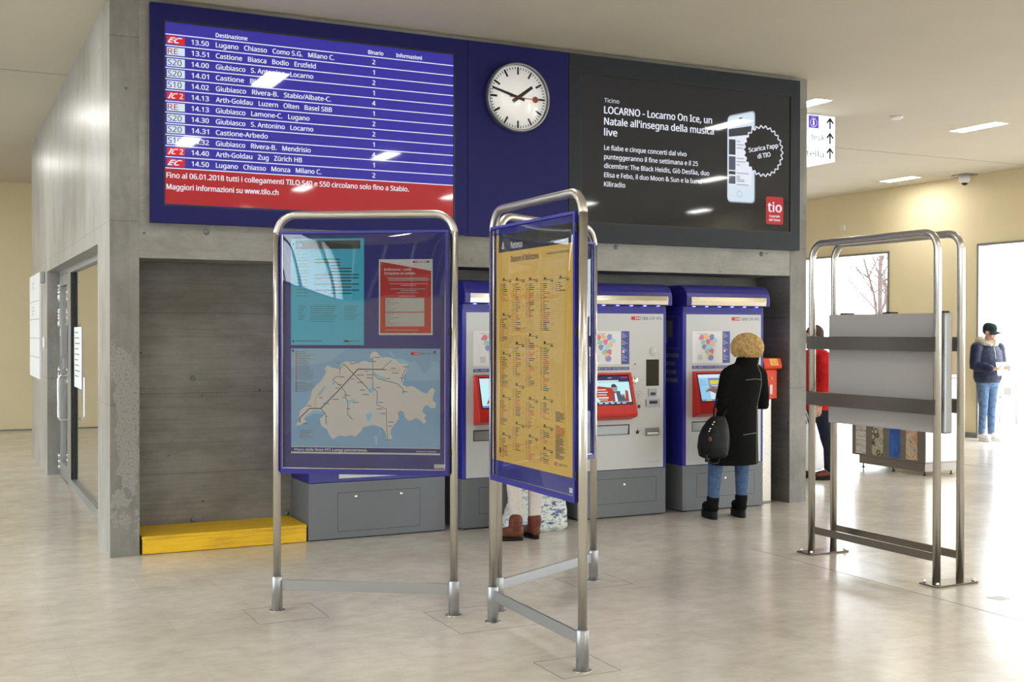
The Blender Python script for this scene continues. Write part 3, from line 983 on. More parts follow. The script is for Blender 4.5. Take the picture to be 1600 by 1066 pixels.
mb = MB()
pl.text(mb, 'Destinazione', 1.838, 3.785, 0.030, H1, M['e_white'], width=0.232, bold=0.018)
pl.text(mb, 'Binario', 3.016, 3.787, 0.030, H1, M['e_white'], width=0.124, bold=0.018)
pl.text(mb, 'Informazioni', 3.248, 3.787, 0.030, H1, M['e_white'], width=0.217, bold=0.018)
pl.rect(mb, X0S, X1S, ZTOP-.0035, ZTOP+.0035, H1, M['e_white'])
mb.build('heading_row', scr, o)
ROWS = [('EC', '13.50', ['Lugano', 'Chiasso', 'Como S.G.', 'Milano C.'], '2', .902),
        ('RE', '13.51', ['Castione', 'Biasca', 'Bodio', 'Erstfeld'], '1', .756),
        ('S20', '14.00', ['Giubiasco', 'S. Antonino', 'Locarno'], '2', .736),
        ('S20', '14.01', ['Castione', 'Biasca'], '1', .40),
        ('S10', '14.02', ['Giubiasco', 'Rivera-B.', 'Stabio/Albate-C.'], '4', .876),
        ('IC2', '14.13', ['Arth-Goldau', 'Luzern', 'Olten', 'Basel SBB'], '1', .884),
        ('RE', '14.13', ['Giubiasco', 'Lamone-C.', 'Lugano'], '2', .706),
        ('S20', '14.30', ['Giubiasco', 'S. Antonino', 'Locarno'], '2', .736),
        ('S20', '14.31', ['Castione-Arbedo'], '1', .385),
        ('S10', '14.32', ['Giubiasco', 'Rivera-B.', 'Mendrisio'], '4', .716),
        ('IC2', '14.40', ['Arth-Goldau', 'Zug', 'Z\u00fcrich HB'], '1', .648),
        ('EC', '14.50', ['Lugano', 'Chiasso', 'Monza', 'Milano C.'], '2', .80)]
for i, (ty, tm, dest, bn, wd) in enumerate(ROWS):
    zt = ZTOP-i*STEP
    zb = zt-STEP
    mb = MB()
    pl.rect(mb, X0S, X1S, zb-.0035, zb+.0035, H1, M['e_white'])
    red = ty in ('EC', 'IC2')
    pl.rect(mb, 1.487, 1.614, zb+.012, zt-.012, H1, M['e_red'] if red else M['e_pale'])
    if ty == 'EC':
        pl.text(mb, 'EC', 1.493, zb+.022, 0.037, H2, M['e_white'], width=0.100, bold=0.03, shear=0.5)
    elif ty == 'IC2':
        pl.text(mb, 'IC', 1.493, zb+.022, 0.037, H2, M['e_white'], width=0.070, bold=0.03, shear=0.5)
        pl.text(mb, '2', 1.577, zb+.022, 0.037, H2, M['e_white'], bold=0.01)
    elif ty == 'RE':
        pl.text(mb, 'RE', 1.493, zb+.020, 0.041, H2, M['e_crim'], width=0.072, bold=0.004)
    else:
        pl.text(mb, ty, 1.493, zb+.020, 0.041, H2, M['e_navy'], width=0.098, bold=0.004)
    pl.text(mb, tm, 1.662, zb+.023, 0.035, H1, M['e_white'], width=0.124, bold=0.014)
    pl.text(mb, '   '.join(dest), 1.838, zb+.023, 0.035, H1, M['e_white'], width=wd, bold=0.014)
    pl.text(mb, bn, 3.062, zb+.023, 0.035, H1, M['e_white'], align='c', bold=0.018)
    mb.build('departure_row', scr, o)
zr = ZTOP-12*STEP-.0035
mb = MB()
pl.rect(mb, X0S, X1S, 2.543, zr, H1, M['scr_red'])
pl.text(mb, 'Fino al 06.01.2018 tutti i collegamenti TILO S40 e S50 circolano solo fino a Stabio.', 1.484, 2.731, 0.038, H2, M['e_white'], width=1.87, bold=0.014)
pl.text(mb, 'Maggiori informazioni su www.tilo.ch', 1.484, 2.648, 0.038, H2, M['e_white'], width=0.82, bold=0.014)
mb.build('red_notice', scr, o)

# blue panel between, and the clock on it
cp = tag(MB().box(3.864, 4.798, YD, YF+.0025, ZD0-.005, ZD1+.002, M['blue_house']).build('clock_panel', None, (4.33, YF, ZD0), bevel=0.004),
         'plain dark blue panel carrying the round clock between the two screens', 'panel')
ck = thing('station_clock', 'round white station clock with black bars and red second hand on blue panel', 'clock', (4.30, YD, 3.553))
o = (4.30, YD, 3.553)
C = Vector((4.30, 0, 3.553))
R = 0.285
MB().lathe([(R, -0.001), (R, -0.060), (R-.008, -0.068), (R-.018, -0.068), (R-.018, -0.030), (0.001, -0.030)], (C.x, YD, C.z), M['alu'], 64, 'y').build('case', ck, o)
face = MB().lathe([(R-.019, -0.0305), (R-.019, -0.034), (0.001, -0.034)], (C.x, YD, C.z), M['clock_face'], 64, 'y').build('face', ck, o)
pc = Plane((C.x, YD-.034, C.z), (1, 0, 0))
mb = MB()
def bar(mb, ang, r0, r1, w0, w1, h, mat):
    d = Vector((sin(ang), cos(ang))); q = Vector((d.y, -d.x))
    P = [d*r0-q*w0/2, d*r0+q*w0/2, d*r1+q*w1/2, d*r1-q*w1/2]
    pc.poly(mb, [(p.x, p.y) for p in P], h, mat)
def slab_bar(mb, ang, r0, r1, w0, w1, h0, h1, mat):
    d = Vector((sin(ang), cos(ang))); q = Vector((d.y, -d.x))
    P = [d*r0-q*w0/2, d*r0+q*w0/2, d*r1+q*w1/2, d*r1-q*w1/2]
    mb.hexa([pc.P(p.x, p.y, h0) for p in P]+[pc.P(p.x, p.y, h1) for p in P], mat)
Rr = 0.252
for i in range(60):
    a = 2*pi*i/60
    if i % 5 == 0: bar(mb, a, Rr-.062, Rr, 0.0175, 0.0175, 0.0008, M['ink'])
    else: bar(mb, a, Rr-.020, Rr, 0.007, 0.007, 0.0008, M['ink'])
mb.build('minute_track', face, o)
mb = MB(); slab_bar(mb, 2*pi*(1+47/60)/12, -0.06, 0.163, 0.032, 0.026, 0.004, 0.006, M['ink']); mb.build('hour_hand', ck, o)
mb = MB(); slab_bar(mb, 2*pi*47.6/60, -0.06, 0.246, 0.026, 0.018, 0.008, 0.010, M['ink']); mb.build('minute_hand', ck, o)
mb = MB(); slab_bar(mb, 2*pi*15.4/60, -0.082, 0.15, 0.007, 0.006, 0.012, 0.0135, M['clock_red'])
a = 2*pi*15.4/60
mb.lathe([(0.027, 0), (0.027, -0.0015)], (C.x+.156*sin(a), YD-.034-.012, C.z+.156*cos(a)), M['clock_red'], 24, 'y')
mb.build('second_hand', ck, o)
MB().lathe([(R-.0185, -0.062), (R-.0185, -0.0635), (0.001, -0.0635)], (C.x, YD, C.z), M['clear'], 64, 'y').build('cover_glass', ck, o)

# dark advertising screen
ad = thing('advert_screen', 'large anthracite screen with white Italian news text and a phone picture, right of the clock', 'screen', (6.05, YF, 2.38))
o = (6.05, YF, 2.38)
mb = MB()
housing(mb, 4.802, 7.290, 2.388, 3.985, 4.915, 7.193, 2.548, 3.842, M['anthracite'], M['black'])
mb.build('housing', ad, o)
scr = MB().box(4.927, 7.181, YD+.012, YD+.028, 2.560, 3.830, M['scr_dk']).build('screen', ad, o)
mb = MB()
T = M['e_white']
pl.text(mb, 'Ticino', 5.155, 3.600, 0.036, H1, T, width=0.150, bold=0.0)
mb.build('kicker', scr, o)
for s, z, w in (('LOCARNO - Locarno On Ice, un', 3.505, 1.13), ("Natale all'insegna della musica", 3.408, 1.15), ('live', 3.314, 0.130)):
    mb = MB()
    pl.text(mb, s, 5.155, z, 0.060, H1, T, width=w, bold=0.016)
    mb.build('headline', scr, o)
for s, z, w in (('Le fiabe e cinque concerti dal vivo', 3.190, .855), ('punteggeranno il fine settimana e il 25', 3.112, .978),
                ('dicembre: The Black Heidis, Gi\u00f2 Desf\u00e0a, duo', 3.034, 1.102), ('Elisa e Febo, il duo Moon & Sun e la band', 2.955, 1.018), ('Kiliradio', 2.875, .212)):
    mb = MB()
    pl.text(mb, s, 5.155, z, 0.040, H1, T, width=w, bold=0.012)
    mb.build('text_line', scr, o)
# phone picture
mb = MB()
def rrect(pl, mb, pts, h, mat, r=0.03):
    """quadrilateral with rounded corners"""
    out = []
    n = len(pts)
    for i in range(n):
        p, a, b = Vector(pts[i]), Vector(pts[i-1]), Vector(pts[(i+1) % n])
        u, w = (a-p).normalized()*r, (b-p).normalized()*r
        for k in range(6):
            t = k/5
            out.append(tuple((p+u)*(1-t)**2+p*2*t*(1-t)+(p+w)*t*t))
    pl.poly(mb, out, h, mat)
rrect(pl, mb, [(6.458, 2.805), (6.772, 2.805), (6.772, 3.668), (6.458, 3.592)], H1, M['e_grey'], 0.045)
rrect(pl, mb, [(6.458, 2.815), (6.762, 2.815), (6.762, 3.655), (6.458, 3.580)], H1+.0004, M['e_pale'], 0.045)
pl.poly(mb, [(6.472, 2.965), (6.730, 2.965), (6.730, 3.520), (6.472, 3.470)], H2, M['e_white'])
pl.poly(mb, [(6.472, 3.400), (6.730, 3.440), (6.730, 3.520), (6.472, 3.470)], H2+.0004, M['e_dgrey'])
for i, (za, zb) in enumerate(((3.24, 3.38), (3.10, 3.225), (3.06, 3.09), (2.975, 3.045))):
    pl.rect(mb, 6.474, 6.548, za, zb, H2+.0004, M['e_dgrey'] if i % 2 == 0 else M['e_slate'])
    for q in range(3):
        pl.rect(mb, 6.56, 6.60+.05*((i+q) % 3), zb-.018-.03*q, zb-.010-.03*q, H2+.0004, M['e_grey'])
pl.line(mb, [(6.585, 3.575), (6.625, 3.585)], 0.010, H2, M['e_navy'])
for k in range(16):
    a, b = 2*pi*k/16, 2*pi*(k+1)/16
    pl.line(mb, [(6.595+.026*cos(a), 2.885+.028*sin(a)), (6.595+.026*cos(b), 2.885+.028*sin(b))], 0.004, H2, M['e_grey'])
mb.build('phone_picture', scr, o)
mb = MB()
cx, cz, nz = 6.865, 3.297, 26
outer = []
for k in range(nz*2):
    rr = 1.0 if k % 2 == 0 else 0.885
    a = 2*pi*k/(nz*2)
    outer.append((cx+0.232*rr*cos(a), cz+0.238*rr*sin(a)))
pl.poly(mb, outer, H2+.0010, M['scr_dk'])
pl.line(mb, outer+[outer[0]], 0.011, H2+.0014, M['e_white'])
pl.text(mb, "Scarica l'app", cx+.005, cz+.012, 0.040, H2+.0018, M['e_white'], width=0.345, bold=0.02, rot=0.20, align='c')
pl.text(mb, 'di TIO', cx+.012, cz-.058, 0.040, H2+.0018, M['e_white'], width=0.150, bold=0.02, rot=0.20, align='c')
mb.build('star_badge', scr, o)
mb = MB()
rrect(pl, mb, [(6.900, 2.624), (7.102, 2.624), (7.102, 2.880), (6.900, 2.880)], H1, M['e_tio'], 0.022)
pl.text(mb, 'tio', 7.001, 2.740, 0.088, H2, M['e_white'], width=0.160, bold=0.016, align='c')
pl.text(mb, 'il portale', 7.001, 2.690, 0.020, H2, M['e_white'], width=0.120, bold=0.02, align='c')
pl.text(mb, 'del Ticino', 7.001, 2.655, 0.020, H2, M['e_white'], width=0.130, bold=0.02, align='c')
mb.build('red_tile', scr, o)
# ================================================================== POSTER STANDS
# local frame of a stand: x along the panel, -y towards its reader, z up
WS = 1.038
def arch_path(w, r, zt, z0):
    p = [(0, 0, z0), (0, 0, zt-r)]
    for k in range(1, 9):
        a = pi/2*k/8
        p.append((r-r*cos(a), 0, zt-r+r*sin(a)))
    p.append((w-r, 0, zt))
    for k in range(1, 9):
        a = pi/2*k/8
        p.append((w-r+r*sin(a), 0, zt-r+r*cos(a)))
    p.append((w, 0, z0))
    return p

def make_stand(label, x, y, rz):
    t = thing('poster_stand', label, 'poster stand', (x, y, 0), rz, 'steel poster stands around the hub')
    RT = 0.0225
    path = arch_path(WS, 0.115, 2.2915, 2.19)
    MB().tube(path, RT, M['steel_h'], 20).build('top_hoop', t)
    for s in (0, WS):
        MB().cyl((s, 0, 0.19), (s, 0, 2.188), RT, M['steel'], 20).build('post', t)
        sl = MB().lathe([(0.031, 0.001), (0.031, 0.196), (0.029, 0.2), (RT, 0.2)], (s, 0, 0), M['alu'], 24).build('sleeve', t)
        MB().lathe([(0.046, 0.0005), (0.046, 0.004), (0.032, 0.005)], (s, 0, 0), M['steel'], 24).build('floor_collar', t)
    MB().box(0.03, WS-.03, -0.008, 0.008, 0.122, 0.180, M['alu']).build('cross_bar', t, bevel=0.002)
    # tray
    f = MB()
    x0, x1, z0, z1 = 0.028, WS-.028, 0.800, 2.197
    f.box(x0, x1, -0.005, 0.020, z0, z1, M['blue_board'])
    f.box(x0, x1, -0.030, -0.005, z0, z0+.030, M['blue']); f.box(x0, x1, -0.030, -0.005, z1-.014, z1, M['blue_lite'])
    f.box(x0, x0+.008, -0.030, -0.005, z0+.03, z1-.014, M['blue']); f.box(x1-.018, x1, -0.030, -0.005, z0+.03, z1-.014, M['blue'])
    b = f.build('display_board', t)
    # perforation of the pinboard
    pf = MB()
    for i in range(13):
        for j in range(18):
            px, pz = 0.085+i*0.0725, 0.865+j*0.0735
            pf.box(px-.003, px+.003, -0.0056, -0.005, pz-.003, pz+.003, M['black'])
    pf.build('pin_holes', b)
    # two hinged clamps at the right edge
    for zz in (2.12, 1.62, 0.93):
        MB().box(x1-.004, x1+.010, -0.028, -0.004, zz-.02, zz+.02, M['black']).build('latch', t)
    # bowed acrylic cover
    g = MB()
    nx, nz = 30, 40
    gx0, gx1, gz0, gz1 = x0+.012, x1-.022, z0+.034, z1-.018
    def bow(u, v):
        e = 4*u*(1-u)*4*v*(1-v)
        return -0.016-0.009*e**0.7-0.0016*sin(3.1*u*pi+1.0)*sin(2.0*v*pi+0.4)*e
    for side, off in ((0, -0.0015), (1, 0.0015)):
        vv = [(gx0+(gx1-gx0)*i/nx, bow(i/nx, j/nz)+off, gz0+(gz1-gz0)*j/nz) for j in range(nz+1) for i in range(nx+1)]
        ff = [(j*(nx+1)+i, j*(nx+1)+i+1, (j+1)*(nx+1)+i+1, (j+1)*(nx+1)+i) for j in range(nz) for i in range(nx)]
        g.add(vv, ff if side == 0 else [q[::-1] for q in ff], M['clear'], True)
    g.build('acrylic_cover', t)
    e = MB()
    for a0, a1, b0, b1 in ((gx0-.004, gx0, gz0, gz1), (gx1, gx1+.004, gz0, gz1), (gx0, gx1, gz0-.004, gz0)):
        e.box(a0, a1, -0.022, -0.012, b0, b1, M['chrome'])
    e.build('cover_edge', t)
    return t

PB = Plane((0, -0.0058, 0), (1, 0, 0))
def poster(t, name, label, cat, x0, x1, z0, z1, mat, border=None):
    """a sheet of paper pinned on the board of stand t: its own thing"""
    o = MB()
    PB.slab(o, x0, x1, z0, z1, 0.0, 0.0010, mat)
    return o

def place_sheet(t, mb, name, label, cat='poster'):
    """sheet built in the stand's frame, placed in the world as a thing of its own"""
    o = mb.build(name)
    o.location = t.location
    o.rotation_euler = t.rotation_euler
    tag(o, label, cat)
    return o

def sub(mb, name, parent):
    return mb.build(name, parent)

# ---- stand A: notices and the rail map
sa = make_stand('steel stand whose blue board carries the pale blue rail map and two notices', 1.761, 6.643, atan2(-0.5406, 0.8413))
HS = 0.0016
# cyan notice
mb = poster(sa, '', '', '', 0.085, 0.516, 1.541, 2.155, M['cyan'])
cy_ = place_sheet(sa, mb, 'cyan_notice', 'cyan notice with black lines pinned top left on the blue board')
mb = MB()
PB.rect(mb, 0.113, 0.495, 2.095, 2.143, HS, M['charcoal'])
PB.rect(mb, 0.125, 0.150, 2.108, 2.126, HS+.0004, M['cyan'])
PB.rect(mb, 0.130, 0.145, 2.126, 2.134, HS+.0004, M['cyan'])
for (zz, a, b) in ((2.035, .225, .375), (2.017, .225, .375), (2.0, .32, .375), (1.982, .32, .445), (1.965, .32, .445), (1.946, .225, .487), (1.928, .225, .487), (1.911, .32, .445), (1.892, .225, .487), (1.875, .32, .445), (1.857, .225, .487), (1.839, .32, .445)):
    PB.rect(mb, a, b, zz-.0028, zz+.0028, HS, M['ink'])
for i in range(14):
    zz = 2.065-i*0.0185
    PB.rect(mb, 0.118, 0.146, zz-.0012, zz+.0012, HS, M['cyan_dk'])
    PB.rect(mb, 0.152, 0.185+.02*((i*3) % 3), zz-.0012, zz+.0012, HS, M['cyan_dk'])
for c0, c1, n in ((0.13, 0.175, 7), (0.20, 0.36, 8), (0.40, 0.485, 7)):
    for i in range(n):
        zz = 1.765-i*0.0125
        PB.rect(mb, c0, c1-.03*((i*5) % 4)/4, zz-.0014, zz+.0014, HS, M['cyan_dk'])
PB.rect(mb, 0.115, 0.27, 1.562, 1.567, HS, M['cyan_dk'])
PB.rect(mb, 0.398, 0.428, 1.559, 1.569, HS, M['ink'])
PB.text(mb, 'SBB CFF FFS', 0.432, 1.560, 0.008, HS, M['ink'], width=0.058)
sub(mb, 'notice_print', cy_)
# red notice
mb = poster(sa, '', '', '', 0.603, 0.915, 1.600, 2.033, M['white'])
rn = place_sheet(sa, mb, 'red_notice_sheet', 'red and white notice with two small tables pinned on the right of the blue board')
mb = MB()
PB.poly(mb, [(0.611, 1.610), (0.907, 1.610), (0.907, 1.966), (0.690, 2.006), (0.611, 2.020)], HS, M['poster_red'])
sbb_logo(PB, mb, 0.800, 0.832, 2.012, 2.023, HS)
PB.text(mb, 'SBB CFF FFS', 0.837, 2.0125, 0.0095, HS, M['poster_text'], width=0.066)
PB.text(mb, 'Bellinzona - Lod\u00e8', 0.634, 1.968, 0.014, HS+.0006, M['white'], width=0.158, bold=0.014)
PB.text(mb, 'Circolazione con autobus', 0.634, 1.946, 0.014, HS+.0006, M['white'], width=0.180, bold=0.014)
PB.rect(mb, 0.634, 0.895, 1.938, 1.9386, HS+.0006, M['white'])
for zz, a, b in ((1.926, .65, .885), (1.919, .66, .90), (1.911, .66, .89), (1.893, .664, .885), (1.884, .73, .82), (1.863, .67, .875), (1.853, .73, .82), (1.841, .71, .83), (1.822, .72, .815), (1.628, .64, .83)):
    PB.rect(mb, a, b, zz-.0016, zz+.0016, HS+.0006, M['poster_grey'])
for z0, z1 in ((1.733, 1.812), (1.649, 1.728)):
    PB.rect(mb, 0.642, 0.868, z0, z1, HS+.0006, M['poster_grey'])
    for i in range(7):
        zz = z1-.008-i*.0103
        PB.rect(mb, 0.646, 0.668+.05*((i*2+1) % 3)/2, zz-.0012, zz+.0012, HS+.001, M['poster_text'])
    for cx in (.763, .796, .827, .856):
        PB.rect(mb, cx-.006, cx+.006, z0+.004, z1-.004, HS+.0009, M['panel_grey'])
sub(mb, 'notice_print', rn)
# rail map sheet
mx0, mx1, mz0, mz1 = 0.086, 0.959, 0.915, 1.522
mb = poster(sa, '', '', '', mx0, mx1, mz0, mz1, M['white'])
ms = place_sheet(sa, mb, 'rail_map_sheet', 'pale blue rail map with grey land, pinned along the bottom of the blue board', 'map')
def mp(px, py):
    return (mx0+(px-172)/(1299-172)*(mx1-mx0), 1.522-(py-24)/(770-24)*(1.522-0.955))
mb = MB()
PB.rect(mb, mx0, mx1, 0.955, mz1, HS, M['map_sea'])
PB.rect(mb, mx0, mx1, 0.925, 0.951, HS, M['blue_board'])
PB.poly(mb, [mp(*q) for q in ((172, 24), (620, 24), (530, 75), (470, 125), (360, 140), (172, 170))], HS+.0002, M['map_sea2'])
PB.poly(mb, [mp(*q) for q in ((1070, 130), (1110, 120), (1150, 160), (1180, 215), (1230, 160), (1240, 115), (1290, 130), (1297, 260), (1040, 265), (1050, 170))], HS+.0002, M['map_sea2'])
LAND = [(232, 545), (240, 500), (275, 470), (300, 440), (322, 400), (330, 350), (362, 310), (402, 270), (430, 225), (442, 196), (428, 180), (450, 152), (482, 168), (520, 176), (545, 180), (548, 152), (575, 128), (600, 122), (625, 128), (650, 122), (680, 140), (705, 122), (745, 118), (775, 132), (796, 122), (798, 102), (770, 92), (778, 66), (800, 46), (826, 52), (846, 78), (866, 92), (905, 86), (932, 94), (960, 104), (1010, 118), (1060, 132), (1052, 178), (1044, 205), (1024, 232), (1028, 262), (1018, 296), (1050, 312), (1090, 304), (1122, 322), (1160, 348), (1200, 364), (1222, 330), (1244, 318), (1260, 336), (1250, 372), (1244, 410), (1268, 432), (1264, 468), (1230, 470), (1205, 446), (1176, 462), (1168, 500), (1196, 520), (1180, 545), (1196, 572), (1180, 588), (1150, 560), (1122, 545), (1086, 562), (1060, 566), (1036, 542), (1026, 500), (1000, 490), (984, 510), (988, 556), (960, 592), (930, 636), (928, 670), (944, 692), (926, 722), (902, 704), (890, 655), (866, 622), (800, 600), (722, 618), (704, 650), (664, 690), (622, 680), (590, 690), (545, 682), (492, 712), (470, 690), (448, 640), (432, 628), (404, 610), (392, 560), (420, 538), (432, 516), (404, 500), (342, 496), (300, 528), (270, 558), (290, 580), (262, 596), (228, 612), (208, 604), (238, 572)]
PB.poly(mb, [mp(*q) for q in LAND], HS+.0004, M['map_land'])
LAKES = [[(420, 318), (446, 312), (390, 380), (368, 388)], [(270, 556), (300, 524), (344, 500), (398, 505), (426, 520), (400, 524), (350, 520), (306, 545)],
         [(485, 290), (505, 275), (512, 283), (490, 305)], [(800, 200), (850, 232), (892, 240), (890, 256), (850, 250), (806, 222)],
         [(755, 330), (790, 318), (808, 330), (790, 356), (760, 356)], [(960, 98), (1020, 100), (1072, 132), (1060, 142), (990, 132)], [(915, 45), (930, 48), (960, 84), (950, 90)],
         [(848, 635), (858, 650), (830, 690), (828, 752), (816, 750), (812, 706), (800, 690), (812, 682), (826, 690), (846, 660)], [(605, 420), (650, 410), (680, 408), (660, 420), (615, 434)], [(745, 520), (770, 508), (788, 520), (780, 566), (752, 570)]]
for L in LAKES:
    PB.poly(mb, [mp(*q) for q in L], HS+.0006, M['map_lake'])
def rail(pts, w, mat, h=HS+.0008):
    PB.line(mb, [mp(*q) for q in pts], w, h, mat)
rail([(240, 588), (240, 552), (314, 480), (400, 480), (558, 318), (682, 180), (890, 182)], 0.0062, M['map_rail'])
rail([(890, 182), (1000, 186)], 0.0035, M['peach'])
rail([(400, 480), (436, 520), (440, 600)], 0.004, M['map_rail'])
rail([(575, 142), (758, 326)], 0.005, M['map_brown'])
rail([(556, 318), (588, 356), (590, 400), (606, 430), (604, 520), (640, 560)], 0.004, M['map_green'])
rail([(794, 90), (794, 320), (828, 350), (826, 450)], 0.0045, M['violet'])
rail([(826, 450), (896, 480), (900, 640), (908, 700)], 0.003, M['map_rail'])
rail([(855, 186), (936, 112)], 0.003, M['map_rail'])
rail([(795, 210), (830, 250), (980, 288), (1024, 330), (1026, 366)], 0.004, M['map_green'])
rail([(575, 142), (545, 180), (545, 220)], 0.003, M['map_rail'])
rail([(554, 312), (490, 262), (520, 236), (580, 240)], 0.003, M['map_rail'])
rail([(358, 476), (358, 402), (420, 320)], 0.0035, M['peach'])
rail([(1050, 160), (1020, 220), (1010, 280)], 0.003, M['map_rail'])
rnd = random.Random(3)
for (x, y) in ((530, 133), (545, 298), (525, 324), (310, 460), (715, 338), (745, 196), (560, 240), (510, 410), (400, 398), (640, 255), (700, 225), (805, 122), (830, 90), (950, 172), (1040, 160), (1010, 246), (1036, 348), (665, 432), (855, 430), (845, 480), (930, 578), (925, 608), (915, 712), (870, 515), (610, 480), (445, 540), (440, 442), (280, 595), (600, 378), (700, 280), (770, 222), (770, 245), (835, 318), (640, 138), (910, 250), (965, 208), (740, 372), (575, 395)):
    w = rnd.uniform(18, 52)
    PB.rect(mb, *(mp(x-w/2, 0)[0], mp(x+w/2, 0)[0]), mp(0, y+2.6)[1], mp(0, y-2.6)[1], HS+.001, M['poster_text'])
for i in range(24):
    y = 50+i*13 if i < 17 else 282+(i-17)*11.5
    PB.rect(mb, mp(205, 0)[0], mp(222, 0)[0], mp(0, y+3)[1], mp(0, y-3)[1], HS+.0008, M['ink_red'] if i < 17 else M['map_rail'])
    PB.rect(mb, mp(228, 0)[0], mp(262+rnd.uniform(10, 90), 0)[0], mp(0, y+1.6)[1], mp(0, y-1.6)[1], HS+.0008, M['poster_text'])
for i in range(6):
    y = 648+i*12
    PB.rect(mb, mp(236, 0)[0], mp(300+rnd.uniform(0, 50), 0)[0], mp(0, y+1.4)[1], mp(0, y-1.4)[1], HS+.0008, M['poster_text'])
sbb_logo(PB, mb, *(mp(1080, 0)[0], mp(1140, 0)[0]), mp(0, 72)[1], mp(0, 50)[1], HS+.0008)
PB.text(mb, 'SBB CFF FFS', mp(1148, 0)[0], mp(0, 70)[1], 0.0125, HS+.0008, M['poster_text'], width=0.095)
PB.text(mb, 'Piano delle linee FFS Lunga percorrenza.', mx0+.020, 0.931, 0.0135, HS+.0006, M['white'], width=0.430, bold=0.03)
PB.text(mb, 'Annuncio in Svizzera', mx0+.735, 0.931, 0.007, HS+.0006, M['white'], width=0.115, bold=0.02)
sub(mb, 'map_print', ms)
mb = MB()
PB.slab(mb, 0.925, 0.990, 0.838, 0.862, 0.0, 0.0008, M['paper'])
st_ = place_sheet(sa, mb, 'label_sticker', 'little white label sticker at the bottom right of the rail map board', 'sticker')
mb = MB()
PB.rect(mb, 0.929, 0.985, 0.842, 0.844, HS, M['poster_text']); PB.rect(mb, 0.929, 0.96, 0.853, 0.855, HS, M['poster_text'])
sub(mb, 'sticker_print', st_)
# pins holding the sheets
for (px, pz, lb) in ((0.100, 2.125, 'top left corner of the cyan notice'), (0.100, 1.562, 'bottom left corner of the cyan notice'), (0.888, 2.018, 'top right corner of the red notice'), (0.098, 1.508, 'top left corner of the rail map'), (0.927, 1.504, 'top right corner of the rail map')):
    mb = MB().lathe([(0.006, -0.0072), (0.005, -0.0105), (0.001, -0.011)], (px, 0, pz), M['black'], 12, 'y')
    place_sheet(sa, mb, 'push_pin', 'black push pin in the '+lb, 'pin')['group'] = 'black push pins'

# ---- stand B: yellow departures timetable
sb = make_stand('steel stand with the yellow timetable, turned edge-on nearest the camera', 2.772, 5.852, -pi/2-0.0183)
tx0, tx1, tz0, tz1 = 0.058, 0.948, 0.912, 2.150
mb = poster(sb, '', '', '', tx0, tx1, tz0, tz1, M['amber'])
tt = place_sheet(sb, mb, 'yellow_timetable', 'large yellow departures timetable with black heading behind the acrylic', 'timetable')
mb = MB()
PB.rect(mb, tx0+.03, tx1, 2.052, tz1, HS, M['charcoal'])
PB.text(mb, 'Partenza', 0.245, 2.067, 0.034, HS+.0006, M['white'], width=0.140, bold=0.02)
PB.text(mb, 'Orario ferroviario', 0.72, 2.066, 0.012, HS+.0006, M['white'], width=0.15)
for dx, w, dz in ((0, .016, 0), (0, .010, .014), (0, .006, .026)):
    PB.rect(mb, 0.145-w, 0.145+w, 2.070+dz, 2.080+dz, HS+.0006, M['white'])
PB.text(mb, 'Stazione di Bellinzona', 0.245, 1.995, 0.030, HS, M['ink'], width=0.330, bold=0.014)
PB.text(mb, '10 dicembre 2017 - 8 dicembre 2018', 0.665, 2.008, 0.012, HS, M['ink'], width=0.245)
rnd = random.Random(11)
COLS = [(0.105, [1.900, 1.710, 1.500, 1.265, 1.060]+[0.0][:0]), (0.270, [1.895, 1.555, 1.335, 1.130]), (0.430, [1.890, 1.600, 1.270, 1.075]), (0.600, [1.885, 1.560, 1.280, 1.140, 1.025]), (0.77, [1.885])]
HEI = {0: [.12, .15, .19, .16, .13], 1: [.27, .18, .17, .15], 2: [.20, .27, .16, .125], 3: [.26, .24, .11, .09, .075], 4: [.07]}
for ci, (cx, heads) in enumerate(COLS):
    for hi, hz in enumerate(heads):
        PB.rect(mb, cx+.040, cx+.062, hz, hz+.011, HS, M['ink'])
        PB.rect(mb, cx+.030, cx+.145, hz-.004, hz-.001, HS, M['ink'])
        PB.rect(mb, cx+.112, cx+.142, hz-.014, hz-.008, HS, M['ink'])
        z = hz-.024
        end = hz-HEI[ci][hi]
        k = 0
        redrun = False
        while z > end:
            if k % 5 == 0: redrun = not redrun if k else False
            mt = M['ink_red'] if redrun else M['ink']
            PB.rect(mb, cx, cx+.020, z, z+.0027, HS, mt)
            PB.rect(mb, cx+.032, cx+.032+rnd.choice((.018, .06, .07, .04)), z, z+.0040, HS, mt)
            if k % 3 == 0: PB.rect(mb, cx+.125, cx+.131, z, z+.004, HS, mt)
            z -= .0098
            k += 1
z = 1.22
k = 0
while z > 0.985:
    if not (1.155 < z < 1.17):
        PB.rect(mb, 0.77, 0.77+rnd.choice((.05, .09, .10, .08)), z, z+.0034, HS, M['ink_red'] if 1.11 < z < 1.145 else M['ink'])
    z -= .0064
sbb_logo(PB, mb, 0.760, 0.800, 0.955, 0.972, HS)
PB.text(mb, 'SBB CFF FFS', 0.808, 0.957, 0.011, HS, M['ink'], width=0.085)
PB.rect(mb, 0.103, 0.122, 0.955, 0.985, HS, M['ink']); PB.rect(mb, 0.145, 0.155, 0.965, 0.985, HS, M['ink']); PB.rect(mb, 0.158, 0.20, 0.968, 0.972, HS, M['ink'])
sub(mb, 'timetable_print', tt)
mb = MB()
PB.slab(mb, 0.915, 0.985, 0.838, 0.862, 0.0, 0.0008, M['paper'])
place_sheet(sb, mb, 'label_sticker', 'little white label sticker at the bottom corner of the timetable board', 'sticker')

# ---- stand C behind the timetable
sc_ = make_stand('steel stand with empty blue board, mostly hidden behind the yellow timetable', 2.905, 6.06, atan2(0.48, 0.91))

